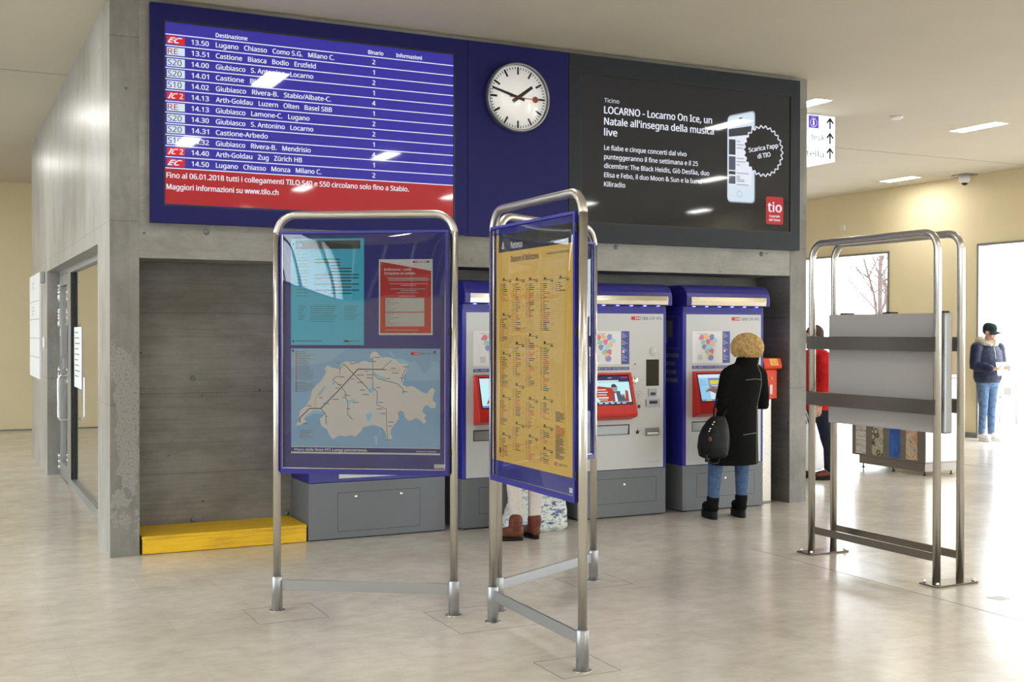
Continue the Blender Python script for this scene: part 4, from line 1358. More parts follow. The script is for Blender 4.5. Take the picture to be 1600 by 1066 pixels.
# ================================================================== DOUBLE FRAME WITH GREY BOARD
t = thing('grey_board_stand', 'double steel hoop stand holding a blank grey board, bolted to the floor on the right', 'notice stand', (5.83, 6.05, 0))
o = (5.83, 6.05, 0)
FY0, FY1 = 6.650, 5.462
for xx in (5.730, 5.937):
    zt, rr, w = 2.262, 0.11, FY0-FY1
    path = [(xx, FY0-p[0], p[2]) for p in arch_path(w, rr, zt, 0.012)]
    MB().tube(path, 0.0255, M['steel'], 20).build('hoop', t, o)
    sgn = -1 if xx < 5.8 else 1
    for z0, z1, nm in ((1.495, 1.588, 'flat_bar'), (1.090, 1.185, 'flat_bar'), (0.148, 0.200, 'foot_rail')):
        if nm == 'flat_bar':
            MB().box(xx+.022, xx+.028, FY1-.004, FY0+.03, z0, z1, M['steel_shaded']).build(nm, t, o) if sgn > 0 else \
                MB().box(xx-.030, xx-.024, FY1-.01, FY0+.03, z0, z1, M['steel_shaded']).build(nm, t, o)
        else:
            MB().box(xx-.006, xx+.006, FY1+.02, FY0-.02, z0, z1, M['steel_shaded']).build(nm, t, o)
for yc in (FY0, FY1):
    MB().box(5.655, 6.020, yc-.075, yc+.075, 0.0005, 0.012, M['steel_shaded']).build('base_plate', t, o, bevel=0.002)
    for bx_, by_ in ((5.68, -.055), (5.68, .055), (5.995, -.055), (5.995, .055)):
        b = MB().lathe([(0.011, 0.012), (0.011, 0.022), (0.008, 0.030), (0.001, 0.032)], (bx_, yc+by_, 0), M['chrome'], 10)
        b.build('anchor_bolt', t, o)
b = MB().box(5.790, 5.880, 5.50, 6.545, 0.965, 1.745, M['board_grey']).build('grey_board', t, o, bevel=0.006)
MB().box(5.800, 5.872, 5.468, 5.4995, 0.965, 1.745, M['alu']).build('edge_profile', t, o, bevel=0.012, seg=3)
for yy in (6.40, 5.98, 5.53):
    MB().box(5.80, 5.87, yy-.035, yy+.035, 1.745, 1.757, M['black']).build('top_clip', t, o)
for z0 in (1.54, 1.137):
    for yy in (6.35, 5.70):
        MB().box(5.707, 5.790, yy-.02, yy+.02, z0-.02, z0+.02, M['steel_shaded']).build('spacer', t, o)
        MB().box(5.880, 5.958, yy-.02, yy+.02, z0-.02, z0+.02, M['steel_shaded']).build('spacer', t, o)

# ================================================================== TICKET MACHINES
MY = 8.66
MW = 0.90
def picto_map(pl, mb, a0, b0, h, rnd):
    """little multicoloured zone map"""
    mats = [M['pink'], M['violet'], M['mint'], M['peach'], M['map_lake']]
    pts = [(.35, .80), (.52, .84), (.70, .82), (.82, .72), (.40, .66), (.58, .68), (.74, .60), (.45, .52), (.62, .50), (.55, .38), (.70, .36), (.62, .26), (.68, .16)]
    for i, (x, y) in enumerate(pts):
        k = 7
        r0 = .085
        pl.poly(mb, [(a0+.33*(x-.05+r0*rnd.uniform(.7, 1.4)*cos(2*pi*j/k)), b0+.285*(y+r0*rnd.uniform(.7, 1.3)*sin(2*pi*j/k))) for j in range(k)], h+.0002*i*0.3, mats[(i*3) % 5])
    pl.line(mb, [(a0+.05, b0+.03), (a0+.05, b0+.2), (a0+.12, b0+.2)], .001, h, M['poster_grey'])
    for i in range(5):
        pl.rect(mb, a0+.06, a0+.11, b0+.03+i*.010, b0+.033+i*.010, h, M['poster_text'])
    pl.rect(mb, a0+.055, a0+.18, b0+.265, b0+.268, h, M['poster_text'])

def make_machine(label, x, ui):
    t = thing('ticket_machine', label, 'ticket machine', (x, MY, 0), 0, 'blue and white ticket machines in the recess')
    D = 0.52
    MB().box(0, MW, 0, D, 0.012, 0.415, M['plinth']).box(0.03, MW-.03, 0.02, D, 0.0, 0.012, M['black']).build('plinth', t, bevel=0.003)
    pl = Plane((0, 0, 0), (1, 0, 0))
    mb = MB()
    for seg in ([(0.155, 0.34), (0.80, 0.34), (0.80, 0.125), (0.155, 0.125), (0.155, 0.34)],):
        pl.line(mb, seg, 0.004, 0.0008, M['plinth_line'])
    mb.build('service_door_gap', t)
    MB().lathe([(0.013, 0), (0.013, -0.004), (0.001, -0.005)], (0.47, -0.0003, 0.285), M['chrome'], 14, 'y').build('lock', t)
    MB().box(0, MW, 0, D, 0.4155, 1.848, M['blue_lite']).build('body', t, bevel=0.004)
    MB().box(0.036, 0.870, -0.004, 0.0, 0.422, 1.778, M['panel_grey']).build('front_panel', t)
    MB().box(0.006, MW-.006, -0.006, -0.0003, 1.800, 1.846, M['blue']).build('ledge', t)
    # cap with curved top
    prof = [(-0.08, 1.850), (-0.08, 1.935), (-0.070, 1.966), (-0.045, 2.005), (-0.005, 2.030), (0.05, 2.040), (D, 2.040), (D, 1.850)]
    c = MB()
    c.prism([(y, z) for y, z in prof], -0.012, MW+.012, M['blue'], 'x')
    cp_ = c.build('cap', t, bevel=0.006)
    # visor: mirror strip let into the front
    v = MB()
    v.prism([(-0.0805, 1.857), (-0.083, 1.857), (-0.0885, 1.893), (-0.086, 1.932), (-0.0805, 1.932)], 0.035, MW-.035, M['chrome'], 'x')
    v.build('visor_mirror', cp_, bevel=0.004)
    for i in range(6):
        cx = 0.10+i*0.14
        MB().box(cx-.010, cx+.010, -0.040, -0.020, 1.8455, 1.8495, M['led']).build('blue_led', cp_)
    pf = Plane((0, -0.004, 0), (1, 0, 0))
    rnd = random.Random(5)
    mb = MB()
    sbb_logo(pf, mb, 0.535, 0.630, 1.724, 1.754, 0.0006)
    mb.build('railway_logo', t)
    mb = MB()
    pf.text(mb, 'SBB CFF FFS', 0.645, 1.725, 0.025, 0.0006, M['ink'], width=0.205, bold=0.004)
    mb.build('railway_lettering', t)
    mb = MB()
    pf.rect(mb, 0.70, 0.855, 0.470, 0.472, 0.0006, M['poster_text'])
    mb.build('maker_line', t)
    mb = MB().box(0.098, 0.430, -0.0065, -0.0042, 1.338, 1.625, M['white'])
    mpz = mb.build('zone_map', t)
    mb = MB()
    picto_map(Plane((0, -0.0066, 0), (1, 0, 0)), mb, 0.098, 1.338, 0.0005, rnd)
    mb.build('zone_map_print', mpz)
    mb = MB().box(0.434, 0.515, -0.006, -0.0042, 1.337, 1.625, M['leaflet_blue'])
    lf = mb.build('info_strip', t)
    p2 = Plane((0, -0.006, 0), (1, 0, 0))
    mb = MB()
    for i in range(20):
        zz = 1.605-i*.0125
        if i in (4, 9, 14): continue
        p2.rect(mb, 0.440, 0.458+.045*((i*7) % 5)/5, zz, zz+.004, 0.0006, M['poster_grey'])
    p2.rect(mb, 0.445, 0.465, 1.435, 1.46, 0.0006, M['white'])
    mb.build('info_print', lf)
    mb = MB().box(0.098, 0.515, -0.006, -0.0042, 1.287, 1.314, M['leaflet_blue'])
    ps = mb.build('phone_strip', t)
    mb = MB()
    p2.text(mb, 'TEL. 0800 11 44 77 - ID 95219 255', 0.108, 1.2935, 0.0135, 0.0006, M['poster_grey'], width=0.395)
    mb.build('phone_number', ps)
    # red console, raked screen housing
    x0, x1, zt, zb, zk = 0.098, 0.530, 1.265, 0.850, 0.905
    d = 0.125
    pts = [(x0, -0.0042, zb), (x1, -0.0042, zb), (x1, -0.0042, zt), (x0, -0.0042, zt)]
    f = MB()
    V = [(x0, -.0045, zb), (x1, -.0045, zb), (x1, -d, zk-.018), (x0, -d, zk-.018), (x1, -d-.004, zk+.012), (x0, -d-.004, zk+.012), (x1, -.022, zt), (x0, -.022, zt), (x1, -.0045, zt), (x0, -.0045, zt)]
    f.add(V, [(0, 3, 2, 1), (3, 5, 4, 2), (5, 7, 6, 4), (7, 9, 8, 6), (1, 2, 4, 6, 8), (0, 9, 7, 5, 3), (0, 1, 8, 9)], M['red'])
    con = f.build('screen_console', t, bevel=0.010, seg=3)
    A_, B_ = Vector((x0, -d-.004, zk+.012)), Vector((x0, -.022, zt))
    ps2 = Plane(A_, (1, 0, 0), (B_-A_))
    LH = (B_-A_).length
    sx0, sx1, s0, s1 = 0.040, 0.385, LH*0.235, LH*0.915
    mb = MB()
    ps2.slab(mb, sx0-.008, sx1+.010, s0-.008, s1+.012, -0.002, 0.0012, M['black_gloss'])
    bz = mb.build('screen_bezel', con)
    mb = MB()
    def R(a0, a1, b0, b1, h, mt):
        ps2.rect(mb, sx0+(sx1-sx0)*a0, sx0+(sx1-sx0)*a1, s0+(s1-s0)*b0, s0+(s1-s0)*b1, 0.0016+h*.0003, M[mt])
    def PP(pts, h, mt):
        ps2.poly(mb, [(sx0+(sx1-sx0)*a, s0+(s1-s0)*b) for a, b in pts], 0.0016+h*.0003, M[mt])
    if ui == 'ad':
        R(0, 1, 0, 1, 0, 'e_sky')
        R(0, 1, .79, 1, 1, 'e_navy'); R(0, .7, .80, .85, 2, 'e_white'); R(.78, .98, .93, .97, 2, 'e_red'); R(.40, .52, .92, .96, 2, 'e_grey')
        PP([(0, .62), (.02, .66), (.50, .58), (.56, .40), (.44, .10), (.10, .08), (0, .3)], 1, 'e_brick')
        for i in range(4): R(.05, .30+.04*(i % 2), .50-.09*i, .53-.09*i, 2, 'e_white')
        R(.05, .34, .20, .22, 2, 'e_white'); R(.05, .30, .14, .16, 2, 'e_white')
        PP([(.44, .08), (.84, .08), (.80, .36), (.70, .46), (.52, .46)], 2, 'e_slate')
        PP([(.82, .08), (.93, .08), (.93, .45), (.86, .50)], 2, 'e_brick')
        PP([(.52, .09), (.60, .09), (.58, .40), (.53, .38)], 3, 'e_white')
        PP([(.56+.08*cos(2*pi*i/14), .56+.13*sin(2*pi*i/14)) for i in range(14)], 3, 'e_grey')
        PP([(.54+.085*cos(pi*i/8), .60+.12*sin(pi*i/8)) for i in range(9)], 4, 'e_dgrey')
        R(.70, .80, .34, .56, 4, 'e_sky'); R(.72, .78, .28, .34, 4, 'e_grey')
        R(0, 1, 0, .065, 5, 'e_navy')
        for i in range(5): R(.04+.17*i, .14+.17*i, .012, .045, 6, 'e_white')
    elif ui == 'form':
        R(0, 1, 0, 1, 0, 'e_blue')
        R(0, 1, .87, 1, 1, 'e_pale'); R(.66, .80, .91, .94, 2, 'e_slate')
        R(.30, 1, .07, .86, 1, 'e_pale'); R(.30, 1, .44, .86, 2, 'e_mid'); R(.32, .98, .33, .42, 2, 'e_pale')
        R(.34, .84, .62, .78, 3, 'e_yel'); R(.34, .9, .46, .50, 3, 'e_grey'); R(.34, .7, .56, .585, 3, 'e_pale')
        R(0, 1, 0, .065, 3, 'e_mid'); R(.14, .30, .01, .055, 4, 'e_yel')
        for i in range(3): R(.04, .20+.03*i, .76-.08*i, .775-.08*i, 3, 'e_mid')
    else:
        R(0, 1, 0, 1, 0, 'e_sky'); R(0, 1, .84, 1, 1, 'e_pale'); R(0, 1, 0, .07, 1, 'e_mid')
        PP([(.42+.14*cos(2*pi*i/18), .40+.24*sin(2*pi*i/18)) for i in range(18)], 2, 'e_dgrey')
    mb.build('touch_screen', bz)
    # output tray
    f = MB()
    tx0_, tx1_ = 0.098, 0.520
    f.box(tx0_, tx1_, -0.0048, -0.0042, 0.722, 0.812, M['black'])
    f.hexa([(tx0_+.006, -.0052, .728), (tx1_-.02, -.0052, .728), (tx1_-.02, -.0049, .728), (tx0_+.006, -.0049, .728), (tx0_+.006, -.0052, .803), (tx1_-.012, -.0052, .803), (tx1_-.012, -.0049, .803), (tx0_+.006, -.0049, .803)], M['alu'])
    f.build('output_tray', t)
    # right column
    MB().box(0.690, 0.824, -0.0055, -0.0042, 1.143, 1.376, M['black_gloss']).build('coin_window', t)
    g = MB()
    g.lathe([(0.040, -0.0042), (0.040, -0.0052), (0.001, -0.0052)], (0.758, 0, 1.446), M['panel_grey'], 24, 'y')
    for i in range(5):
        for j in range(5):
            if (i-2)**2+(j-2)**2 < 6: g.box(.758+(i-2)*.013-.002, .758+(i-2)*.013+.002, -.0056, -.0052, 1.446+(j-2)*.013-.002, 1.446+(j-2)*.013+.002, M['plinth'])
    g.build('speaker_grille', t)
    MB().box(0.712, 0.798, -0.012, -0.0042, 1.048, 1.116, M['alu']).box(0.73, 0.785, -0.0135, -0.012, 1.060, 1.085, M['black']).build('card_slot', t, bevel=0.002)
    MB().box(0.685, 0.826, -0.018, -0.0042, 0.964, 1.025, M['alu']).box(0.715, 0.80, -0.0195, -0.018, 0.985, 1.012, M['black']).build('banknote_slot', t, bevel=0.003)
    MB().box(0.685, 0.824, -0.014, -0.0042, 0.706, 0.772, M['alu']).box(0.70, 0.812, -0.0155, -0.014, 0.716, 0.735, M['white']).box(0.70, 0.812, -0.0155, -0.014, 0.735, 0.739, M['black']).build('receipt_slot', t, bevel=0.003)
    MB().lathe([(0.031, -0.0042), (0.031, -0.012), (0.024, -0.016), (0.016, -0.010), (0.001, -0.009)], (0.574, 0, 1.198), M['chrome'], 24, 'y').build('coin_knob', t)
    mb = MB()
    pf.disc(mb, 0.574, 1.336, 0.007, 0.0008, M['ink'])
    pf.line(mb, [(0.545, 1.29), (0.60, 1.29), (0.60, 1.318), (0.545, 1.318), (0.545, 1.29)], 0.0015, 0.0008, M['poster_text'])
    for (a0, a1, b0, b1) in ((.60, .635, 1.035, 1.10), (.60, .632, 0.945, 1.01)):
        pf.line(mb, [(a0, b0), (a1, b0), (a1, b1), (a0, b1), (a0, b0)], 0.0015, 0.0008, M['poster_text'])
    pf.rect(mb, .603, .629, .950, .978, 0.0008, M['ink'])
    pf.line(mb, [(.605, 1.055), (.622, 1.075)], 0.004, 0.0008, M['ink'])
    for zz in (1.195, 1.155, 1.07, .98): pf.rect(mb, .650, .662, zz, zz+.004, 0.0008, M['poster_text'])
    pf.poly(mb, [(.585, .725), (.612, .725), (.628, .755), (.608, .745), (.604, .775), (.594, .75), (.585, .75)], 0.0008, M['ink'])
    mb.build('pictograms', t)
    # dark side with pictogram and words
    mb = MB()
    psd = Plane((0, D, 0), (0, -1, 0))
    psd.line(mb, [(0.06, 1.47), (0.46, 1.47), (0.46, 1.76), (0.06, 1.76), (0.06, 1.47)], 0.006, 0.0008, M['plinth'])
    psd.rect(mb, 0.10, 0.28, 1.52, 1.66, 0.0008, M['poster_text']); psd.rect(mb, 0.22, 0.36, 1.57, 1.72, 0.0006, M['plinth']); psd.rect(mb, 0.14, 0.20, 1.55, 1.62, 0.001, M['blue_house'])
    for i, w in enumerate((.36, .30, .32, .34)):
        psd.rect(mb, 0.10, 0.10+w, 1.39-i*.075, 1.425-i*.075, 0.0008, M['plinth'])
    mb.build('side_lettering', t)
    return t

make_machine('blue and white ticket machine left of the yellow timetable, partly hidden by it', 3.822, 'plain')
make_machine('blue ticket machine with a person pictured on its screen, right of the yellow timetable', 4.900, 'ad')
make_machine('blue and white ticket machine used by the woman in the black coat', 5.980, 'form')

# wide older machine behind the rail map stand
t = thing('wide_ticket_machine', 'wide blue machine on a grey base, hidden behind the rail map stand', 'machine', (3.1, 8.95, 0))
o = (3.1, 8.95, 0)
WX0, WX1, WY = 2.550, 3.690, 8.700
MB().box(WX0, WX1, WY, 9.185, 0.008, 0.444, M['plinth']).box(WX0+.03, WX1-.03, WY+.02, 9.18, 0, 0.008, M['black']).build('plinth', t, o, bevel=0.003)
pl = Plane((0, WY, 0), (1, 0, 0))
mb = MB()
pl.line(mb, [(2.785, 0.06), (2.785, 0.363), (3.47, 0.363), (3.47, 0.06), (2.785, 0.06)], 0.004, 0.0008, M['plinth_line'])
mb.build('service_door_gap', t, o)
for xx in (2.935, 3.314):
    MB().lathe([(0.014, 0), (0.014, -0.004), (0.001, -0.005)], (xx, WY-.0003, 0.328), M['chrome'], 14, 'y').build('lock', t, o)
MB().prism([(WY, .4445), (WY, 1.84), (WY+.06, 2.0), (9.185, 2.0), (9.185, .4445)], WX0, WX1, M['blue'], 'x').build('body', t, o, bevel=0.006)
MB().box(2.795, 3.62, WY-.005, WY-.0003, 0.475, 1.80, M['panel_grey']).build('front_panel', t, o)

# ---- yellow step
t = thing('yellow_step', 'low yellow painted wooden step on the floor of the recess', 'step', (1.92, 8.94, 0))
o = (1.92, 8.94, 0)
MB().box(1.320, 2.535, 8.700, 8.725, 0.004, 0.112, M['yellow_wood']).build('front_plank', t, o, bevel=0.002)
MB().box(1.316, 2.538, 8.697, 9.185, 0.1125, 0.134, M['yellow_wood']).build('top_board', t, o, bevel=0.002)
for xx in (1.325, 2.505):
    MB().box(xx, xx+.025, 8.726, 9.18, 0.0, 0.112, M['yellow_wood']).build('side_plank', t, o)

# ---- orange validator on its post
t = thing('ticket_validator', 'orange ticket validator box on a steel post between machine and concrete pillar', 'ticket validator', (7.06, 8.86, 0))
o = (7.06, 8.86, 0)
MB().box(7.000, 7.106, 8.82, 8.90, 0.010, 0.985, M['steel']).box(6.96, 7.13, 8.79, 8.93, 0.0003, 0.010, M['steel_shaded']).build('post', t, o, bevel=0.004)
b = MB().box(6.965, 7.146, 8.785, 8.93, 0.986, 1.262, M['orange']).build('body', t, o, bevel=0.008)
h = MB().prism([(8.745, 1.275), (8.735, 1.30), (8.765, 1.372), (8.93, 1.372), (8.93, 1.263), (8.79, 1.263)], 6.955, 7.170, M['orange'], 'x').build('head', t, o, bevel=0.006)
sp_ = MB()
pv = Plane((0, 8.735, 1.30), (1, 0, 0), Vector((0, .03, .072)))
pv.rect(sp_, 7.03, 7.125, 0.004, 0.072, 0.0012, M['sticker'])
pts = [(7.078+(.006+.0022*k)*cos(k*.55), 0.036+(.006+.0018*k)*0.8*sin(k*.55)) for k in range(14)]
pv.line(sp_, pts, 0.004, 0.002, M['plinth'])
sp_.build('sticker', h, o)
MB().lathe([(0.014, 0), (0.014, -0.006), (0.001, -0.007)], (7.075, 8.7845, 1.18), M['sticker'], 14, 'y').build('button', b, o)
MB().box(7.055, 7.085, 8.778, 8.7845, 1.03, 1.12, M['white']).build('ticket_slot', b, o, bevel=0.002)

# ---- recycling station
t = thing('recycling_station', 'stainless recycling station with four picture panels on small feet, behind the grey board', 'recycling bins', (10.17, 10.2, 0))
o = (10.17, 10.2, 0)
KX0, KX1, KY0, KY1 = 9.93, 10.42, 9.635, 10.69
st2 = MB().box(KX0+.01, KX1-.005, KY0+.012, KY1, 0.045, 0.142, M['steel_shaded']).build('base', t, o, bevel=0.003)
bd = MB().box(KX0, KX1, KY0, KY1+.115, 0.1425, 1.10, M['steel_shaded']).build('cabinet', t, o, bevel=0.004)
MB().box(KX0+.004, KX1-.004, KY0-.004, KY0-.0003, 0.16, 1.08, M['steel']).build('end_panel', t, o)
pk = Plane((KX0, 0, 0), (0, -1, 0))
for (ya, yb), mt in (((10.735, 10.565), 'paper_pic'), ((10.465, 10.285), 'can_pic'), ((10.185, 10.020), 'pet_blue'), ((9.925, 9.755), 'rubbish_pic')):
    MB().box(KX0-.003, KX0-.0003, yb, ya, 0.165, 0.98, M[mt]).build('picture_panel', t, o)
    MB().box(KX0-.004, KX0-.0003, (ya+yb)/2-.07, (ya+yb)/2+.07, 1.0, 1.06, M['black']).build('slot', t, o)
MB().box(KX0-.02, KX1+.02, KY0-.02, KY1+.135, 1.1005, 1.14, M['steel']).build('top', t, o, bevel=0.006)
for xx in (KX0+.04, KX1-.04):
    for yy in (KY0+.05, (KY0+KY1)/2, KY1-.04):
        MB().cyl((xx, yy, 0.006), (xx, yy, 0.045), 0.008, M['black'], 10).lathe([(0.024, 0.0003), (0.022, 0.006), (0.008, 0.012)], (xx, yy, 0), M['black'], 14).build('foot', t, o)

# ---- paper scrap on the floor
tag(MB().box(5.735, 5.845, 4.975, 5.075, 0.0003, 0.0012, M['paper']).build('paper_scrap', None, (5.79, 5.02, 0)), 'small white scrap of paper lying on the floor at the lower right', 'paper')
# ================================================================== OUTSIDE
t = thing('bicycle_rack', 'grey tube bicycle rack outside the doorway, behind the man with the cap', 'bicycle rack', (17.0, 14.58, -0.015))
o = (17.0, 14.58, -0.015)
MB().tube([(17, 14.76, 0), (17, 14.76, .84), (17, 14.73, .87), (17, 14.43, .87), (17, 14.40, .84), (17, 14.40, 0)], 0.02, M['rack'], 10).build('hoop', t, o)
MB().tube([(17, 14.76, .46), (17, 14.40, .46)], 0.014, M['rack'], 8).build('rail', t, o)
MB().box(16.98, 17.02, 14.50, 14.66, .50, .64, M['rack']).build('plate', t, o)
t = thing('red_hoarding', 'red panel standing on posts outside at the right edge', 'panel', (17.2, 13.6, -0.015))
o = (17.2, 13.6, -0.015)
MB().box(17.18, 17.22, 12.2, 14.28, 0.10, 1.19, M['magenta']).build('panel', t, o)
for yy in (12.3, 14.2):
    MB().box(17.22, 17.26, yy-.02, yy+.02, -0.014, 1.19, M['rack']).build('post', t, o)

# bare tree seen through the tall opening
rnd = random.Random(21)
mb = MB()
def branch(p, d, L, r, depth):
    pts, rs = [p], [r]
    q = Vector(p)
    n = 5
    for i in range(n):
        d = (d+Vector((rnd.uniform(-.22, .22), rnd.uniform(-.22, .22), rnd.uniform(-.05, .14)))).normalized()
        q = q+d*(L/n)
        pts.append(q.copy()); rs.append(r*(1-.55*(i+1)/n))
        if depth > 0 and i >= 1:
            for _ in range(1 if depth < 3 else 2):
                e = (d*.6+Vector((rnd.uniform(-1, 1), rnd.uniform(-1, 1), rnd.uniform(-.1, .7)))).normalized()
                branch(q.copy(), e, L*rnd.uniform(.45, .68), rs[-1]*.62, depth-1)
    mb.tube(pts, rs, M['bark'], 6 if depth > 1 else 4, True)
branch(Vector((19.6, 20.15, -0.1)), Vector((0, -.02, 1)), 3.6, 0.085, 4)
tag(mb.build('bare_tree', None, (19.6, 20.15, -0.015), weld=False), 'bare winter tree outside, its branches seen through the bright opening', 'tree')

# ================================================================== PEOPLE
def remesh(mb, name, mat, voxel, smooth=6, fac=0.5):
    me = mb.mesh(name+'_raw', weld=True)
    o = bpy.data.objects.new(name+'_raw', me)
    COL.objects.link(o)
    r = o.modifiers.new('r', 'REMESH')
    r.mode = 'VOXEL'
    r.voxel_size = voxel
    r.use_smooth_shade = True
    s = o.modifiers.new('s', 'SMOOTH')
    s.factor = fac
    s.iterations = smooth
    dg = bpy.context.evaluated_depsgraph_get()
    dg.update()
    out = bpy.data.meshes.new_from_object(o.evaluated_get(dg))
    bpy.data.objects.remove(o)
    out.name = name
    out.materials.clear()
    out.materials.append(mat)
    out.polygons.foreach_set('material_index', [0]*len(out.polygons))
    out.polygons.foreach_set('use_smooth', [True]*len(out.polygons))
    return out

def link(me, name, parent):
    o = bpy.data.objects.new(name, me)
    COL.objects.link(o)
    o.parent = parent
    return o

def limb(mb, pts, rs, mat, n=14, sub_=4):
    """tapering round limb through joints with ball ends"""
    P = [Vector(p) for p in pts]
    path, rad = [], []
    for i in range(len(P)-1):
        for k in range(sub_):
            t = k/sub_
            path.append(P[i].lerp(P[i+1], t)); rad.append(rs[i]*(1-t)+rs[i+1]*t)
    path.append(P[-1]); rad.append(rs[-1])
    d0, d1 = (path[0]-path[1]).normalized(), (path[-1]-path[-2]).normalized()
    pre = [(path[0]+d0*rad[0]*s, rad[0]*sqrt(max(0, 1-s*s))+1e-4) for s in (0.99, .8, .45)]
    post = [(path[-1]+d1*rad[-1]*s, rad[-1]*sqrt(max(0, 1-s*s))+1e-4) for s in (.45, .8, .99)]
    mb.tube([q[0] for q in pre]+path+[q[0] for q in post], [q[1] for q in pre]+rad+[q[1] for q in post], mat, n)

def hand(mb, wrist, direction, palm_n, mat, curl=0.4, size=1.0, thumb_side=1, point=False):
    d = Vector(direction).normalized()
    nrm = Vector(palm_n)
    nrm = (nrm-d*nrm.dot(d)).normalized()
    s = d.cross(nrm)*thumb_side
    w = Vector(wrist)
    L = 0.085*size
    for k in range(4):
        off = (k-1.5)*0.019*size
        limb(mb, [w+s*off*0.6, w+d*L+s*off], [0.014*size, 0.0115*size], mat, 8, 3)
    lens = (0.070, 0.078, 0.073, 0.058)
    for k in range(4):
        off = (1.5-k)*0.0215*size
        c = curl*(0.15 if (point and k == 0) else 1.0)*(1+.1*k)
        p = w+d*L+s*off
        q = d.copy()
        pts = [p]
        for j, fr in enumerate((.45, .32, .25)):
            q = (q*cos(c)+nrm*sin(c)).normalized()
            nn = (nrm*cos(c)-d*sin(c)).normalized()
            p = p+(q+s*off*2.0).normalized()*lens[k]*size*fr*1.05
            pts.append(p)
        limb(mb, pts, [0.0092*size, 0.0085*size, 0.008*size, 0.007*size], mat, 8, 2)
    p = w+d*0.022*size+s*0.028*size
    a = (d*.65+s*.7+nrm*.25).normalized()
    limb(mb, [p, p+a*0.036*size, p+a*0.036*size+(d*.9+s*.2+nrm*.35).normalized()*0.034*size], [0.0125*size, 0.010*size, 0.008*size], mat, 8, 2)

def head(mb, c, fdir, up, mat, s=1.0):
    """skull, jaw, nose, brow, lips, ears; fdir = where the face looks"""
    f = Vector(fdir).normalized()
    u = (Vector(up)-f*Vector(up).dot(f)).normalized()
    r = f.cross(u)
    Rm = Matrix((r, f, u)).transposed()
    c = Vector(c)
    W = lambda x, y, z: c+(r*x+f*y+u*z)*s
    mb.ellipsoid(W(0, -.008, .022), .076*s, .094*s, .096*s, mat, 18, 12, Rm)
    mb.ellipsoid(W(0, .028, -.048), .056*s, .062*s, .066*s, mat, 16, 10, Rm)
    mb.ellipsoid(W(0, .070, -.092), .026*s, .022*s, .020*s, mat, 12, 8, Rm)
    limb(mb, [W(0, .088, .018), W(0, .108, -.022), W(0, .098, -.032)], [.009*s, .0135*s, .010*s], mat, 10, 3)
    for sg in (-1, 1):
        mb.ellipsoid(W(.014*sg, .094, -.031), .010*s, .010*s, .008*s, mat, 10, 6, Rm)
        mb.ellipsoid(W(.078*sg, -.008, -.012), .010*s, .020*s, .031*s, mat, 12, 8, Rm)
        limb(mb, [W(.012*sg, .088, .030), W(.046*sg, .072, .030)], [.0085*s, .007*s], mat, 8, 3)
        mb.ellipsoid(W(.038*sg, .060, -.028), .024*s, .020*s, .020*s, mat, 10, 8, Rm)
    mb.ellipsoid(W(0, .087, -.058), .025*s, .010*s, .0075*s, mat, 12, 6, Rm)
    mb.ellipsoid(W(0, .084, -.070), .021*s, .010*s, .0075*s, mat, 12, 6, Rm)
    return W, Rm

def boot(mb, heel, fdir, zs, shaft, mat, length=0.25, w=0.042, rshaft=0.055, inst=0.095):
    """ankle boot: foot and shaft, sole line at height zs"""
    f = Vector((fdir[0], fdir[1], 0)).normalized()
    h = Vector((heel[0], heel[1], 0))
    Z = Vector((0, 0, 1))
    limb(mb, [h+f*.045+Z*(zs+.045), h+f*length*.50+Z*(zs+.045), h+f*(length-.04)+Z*(zs+.036)], [w*1.02, w*1.08, w*.92], mat, 14, 4)
    limb(mb, [h+f*.035+Z*(zs+.04), h+f*length*.42+Z*(zs+inst-.035)], [w, w*.9], mat, 14, 4)
    limb(mb, [h+f*.055+Z*(zs+.04), h+f*.060+Z*(zs+inst), h+f*.058+Z*(shaft-.03)], [w*1.05, rshaft*.95, rshaft], mat, 16, 4)

def sole(mb, heel, fdir, z0, z1, mat, length=0.25, w=0.044, heelw=0.036, taper=0.012):
    f = Vector((fdir[0], fdir[1], 0)).normalized()
    r = Vector((f.y, -f.x, 0))
    h = Vector((heel[0], heel[1], 0))
    out = []
    n = 28
    for i in range(n):
        a = 2*pi*i/n
        y = -cos(a)
        x = sin(a)
        t = (y+1)/2
        ww = heelw+(w-heelw)*min(1, t*1.6)
        if t > .72: ww *= 1-((t-.72)/.28)**2*.12
        ey = math.copysign(abs(y)**.72, y)
        out.append(h+f*(length/2+ey*length/2)+r*x*ww)
    cen = h+f*length/2
    v = [p+Vector((0, 0, z0)) for p in out]+[cen+(p-cen)*(1-taper)+Vector((0, 0, z1)) for p in out]
    mb.add(v, [tuple(range(n))[::-1], tuple(range(n, 2*n))], mat)
    mb.add(v, [(i, (i+1) % n, n+(i+1) % n, n+i) for i in range(n)], mat, True)

def eyes(W, parent, y=.078, x=.031):
    for sg in (-1, 1):
        e = MB().ellipsoid(W(x*sg, y-.002, .008), .0105, .0105, .0095, M['white_gloss']).build('eye', parent)
        MB().ellipsoid(W(x*sg, y+.0062, .007), .0052, .0035, .0052, M['black_gloss'], 10, 6).build('iris', e)

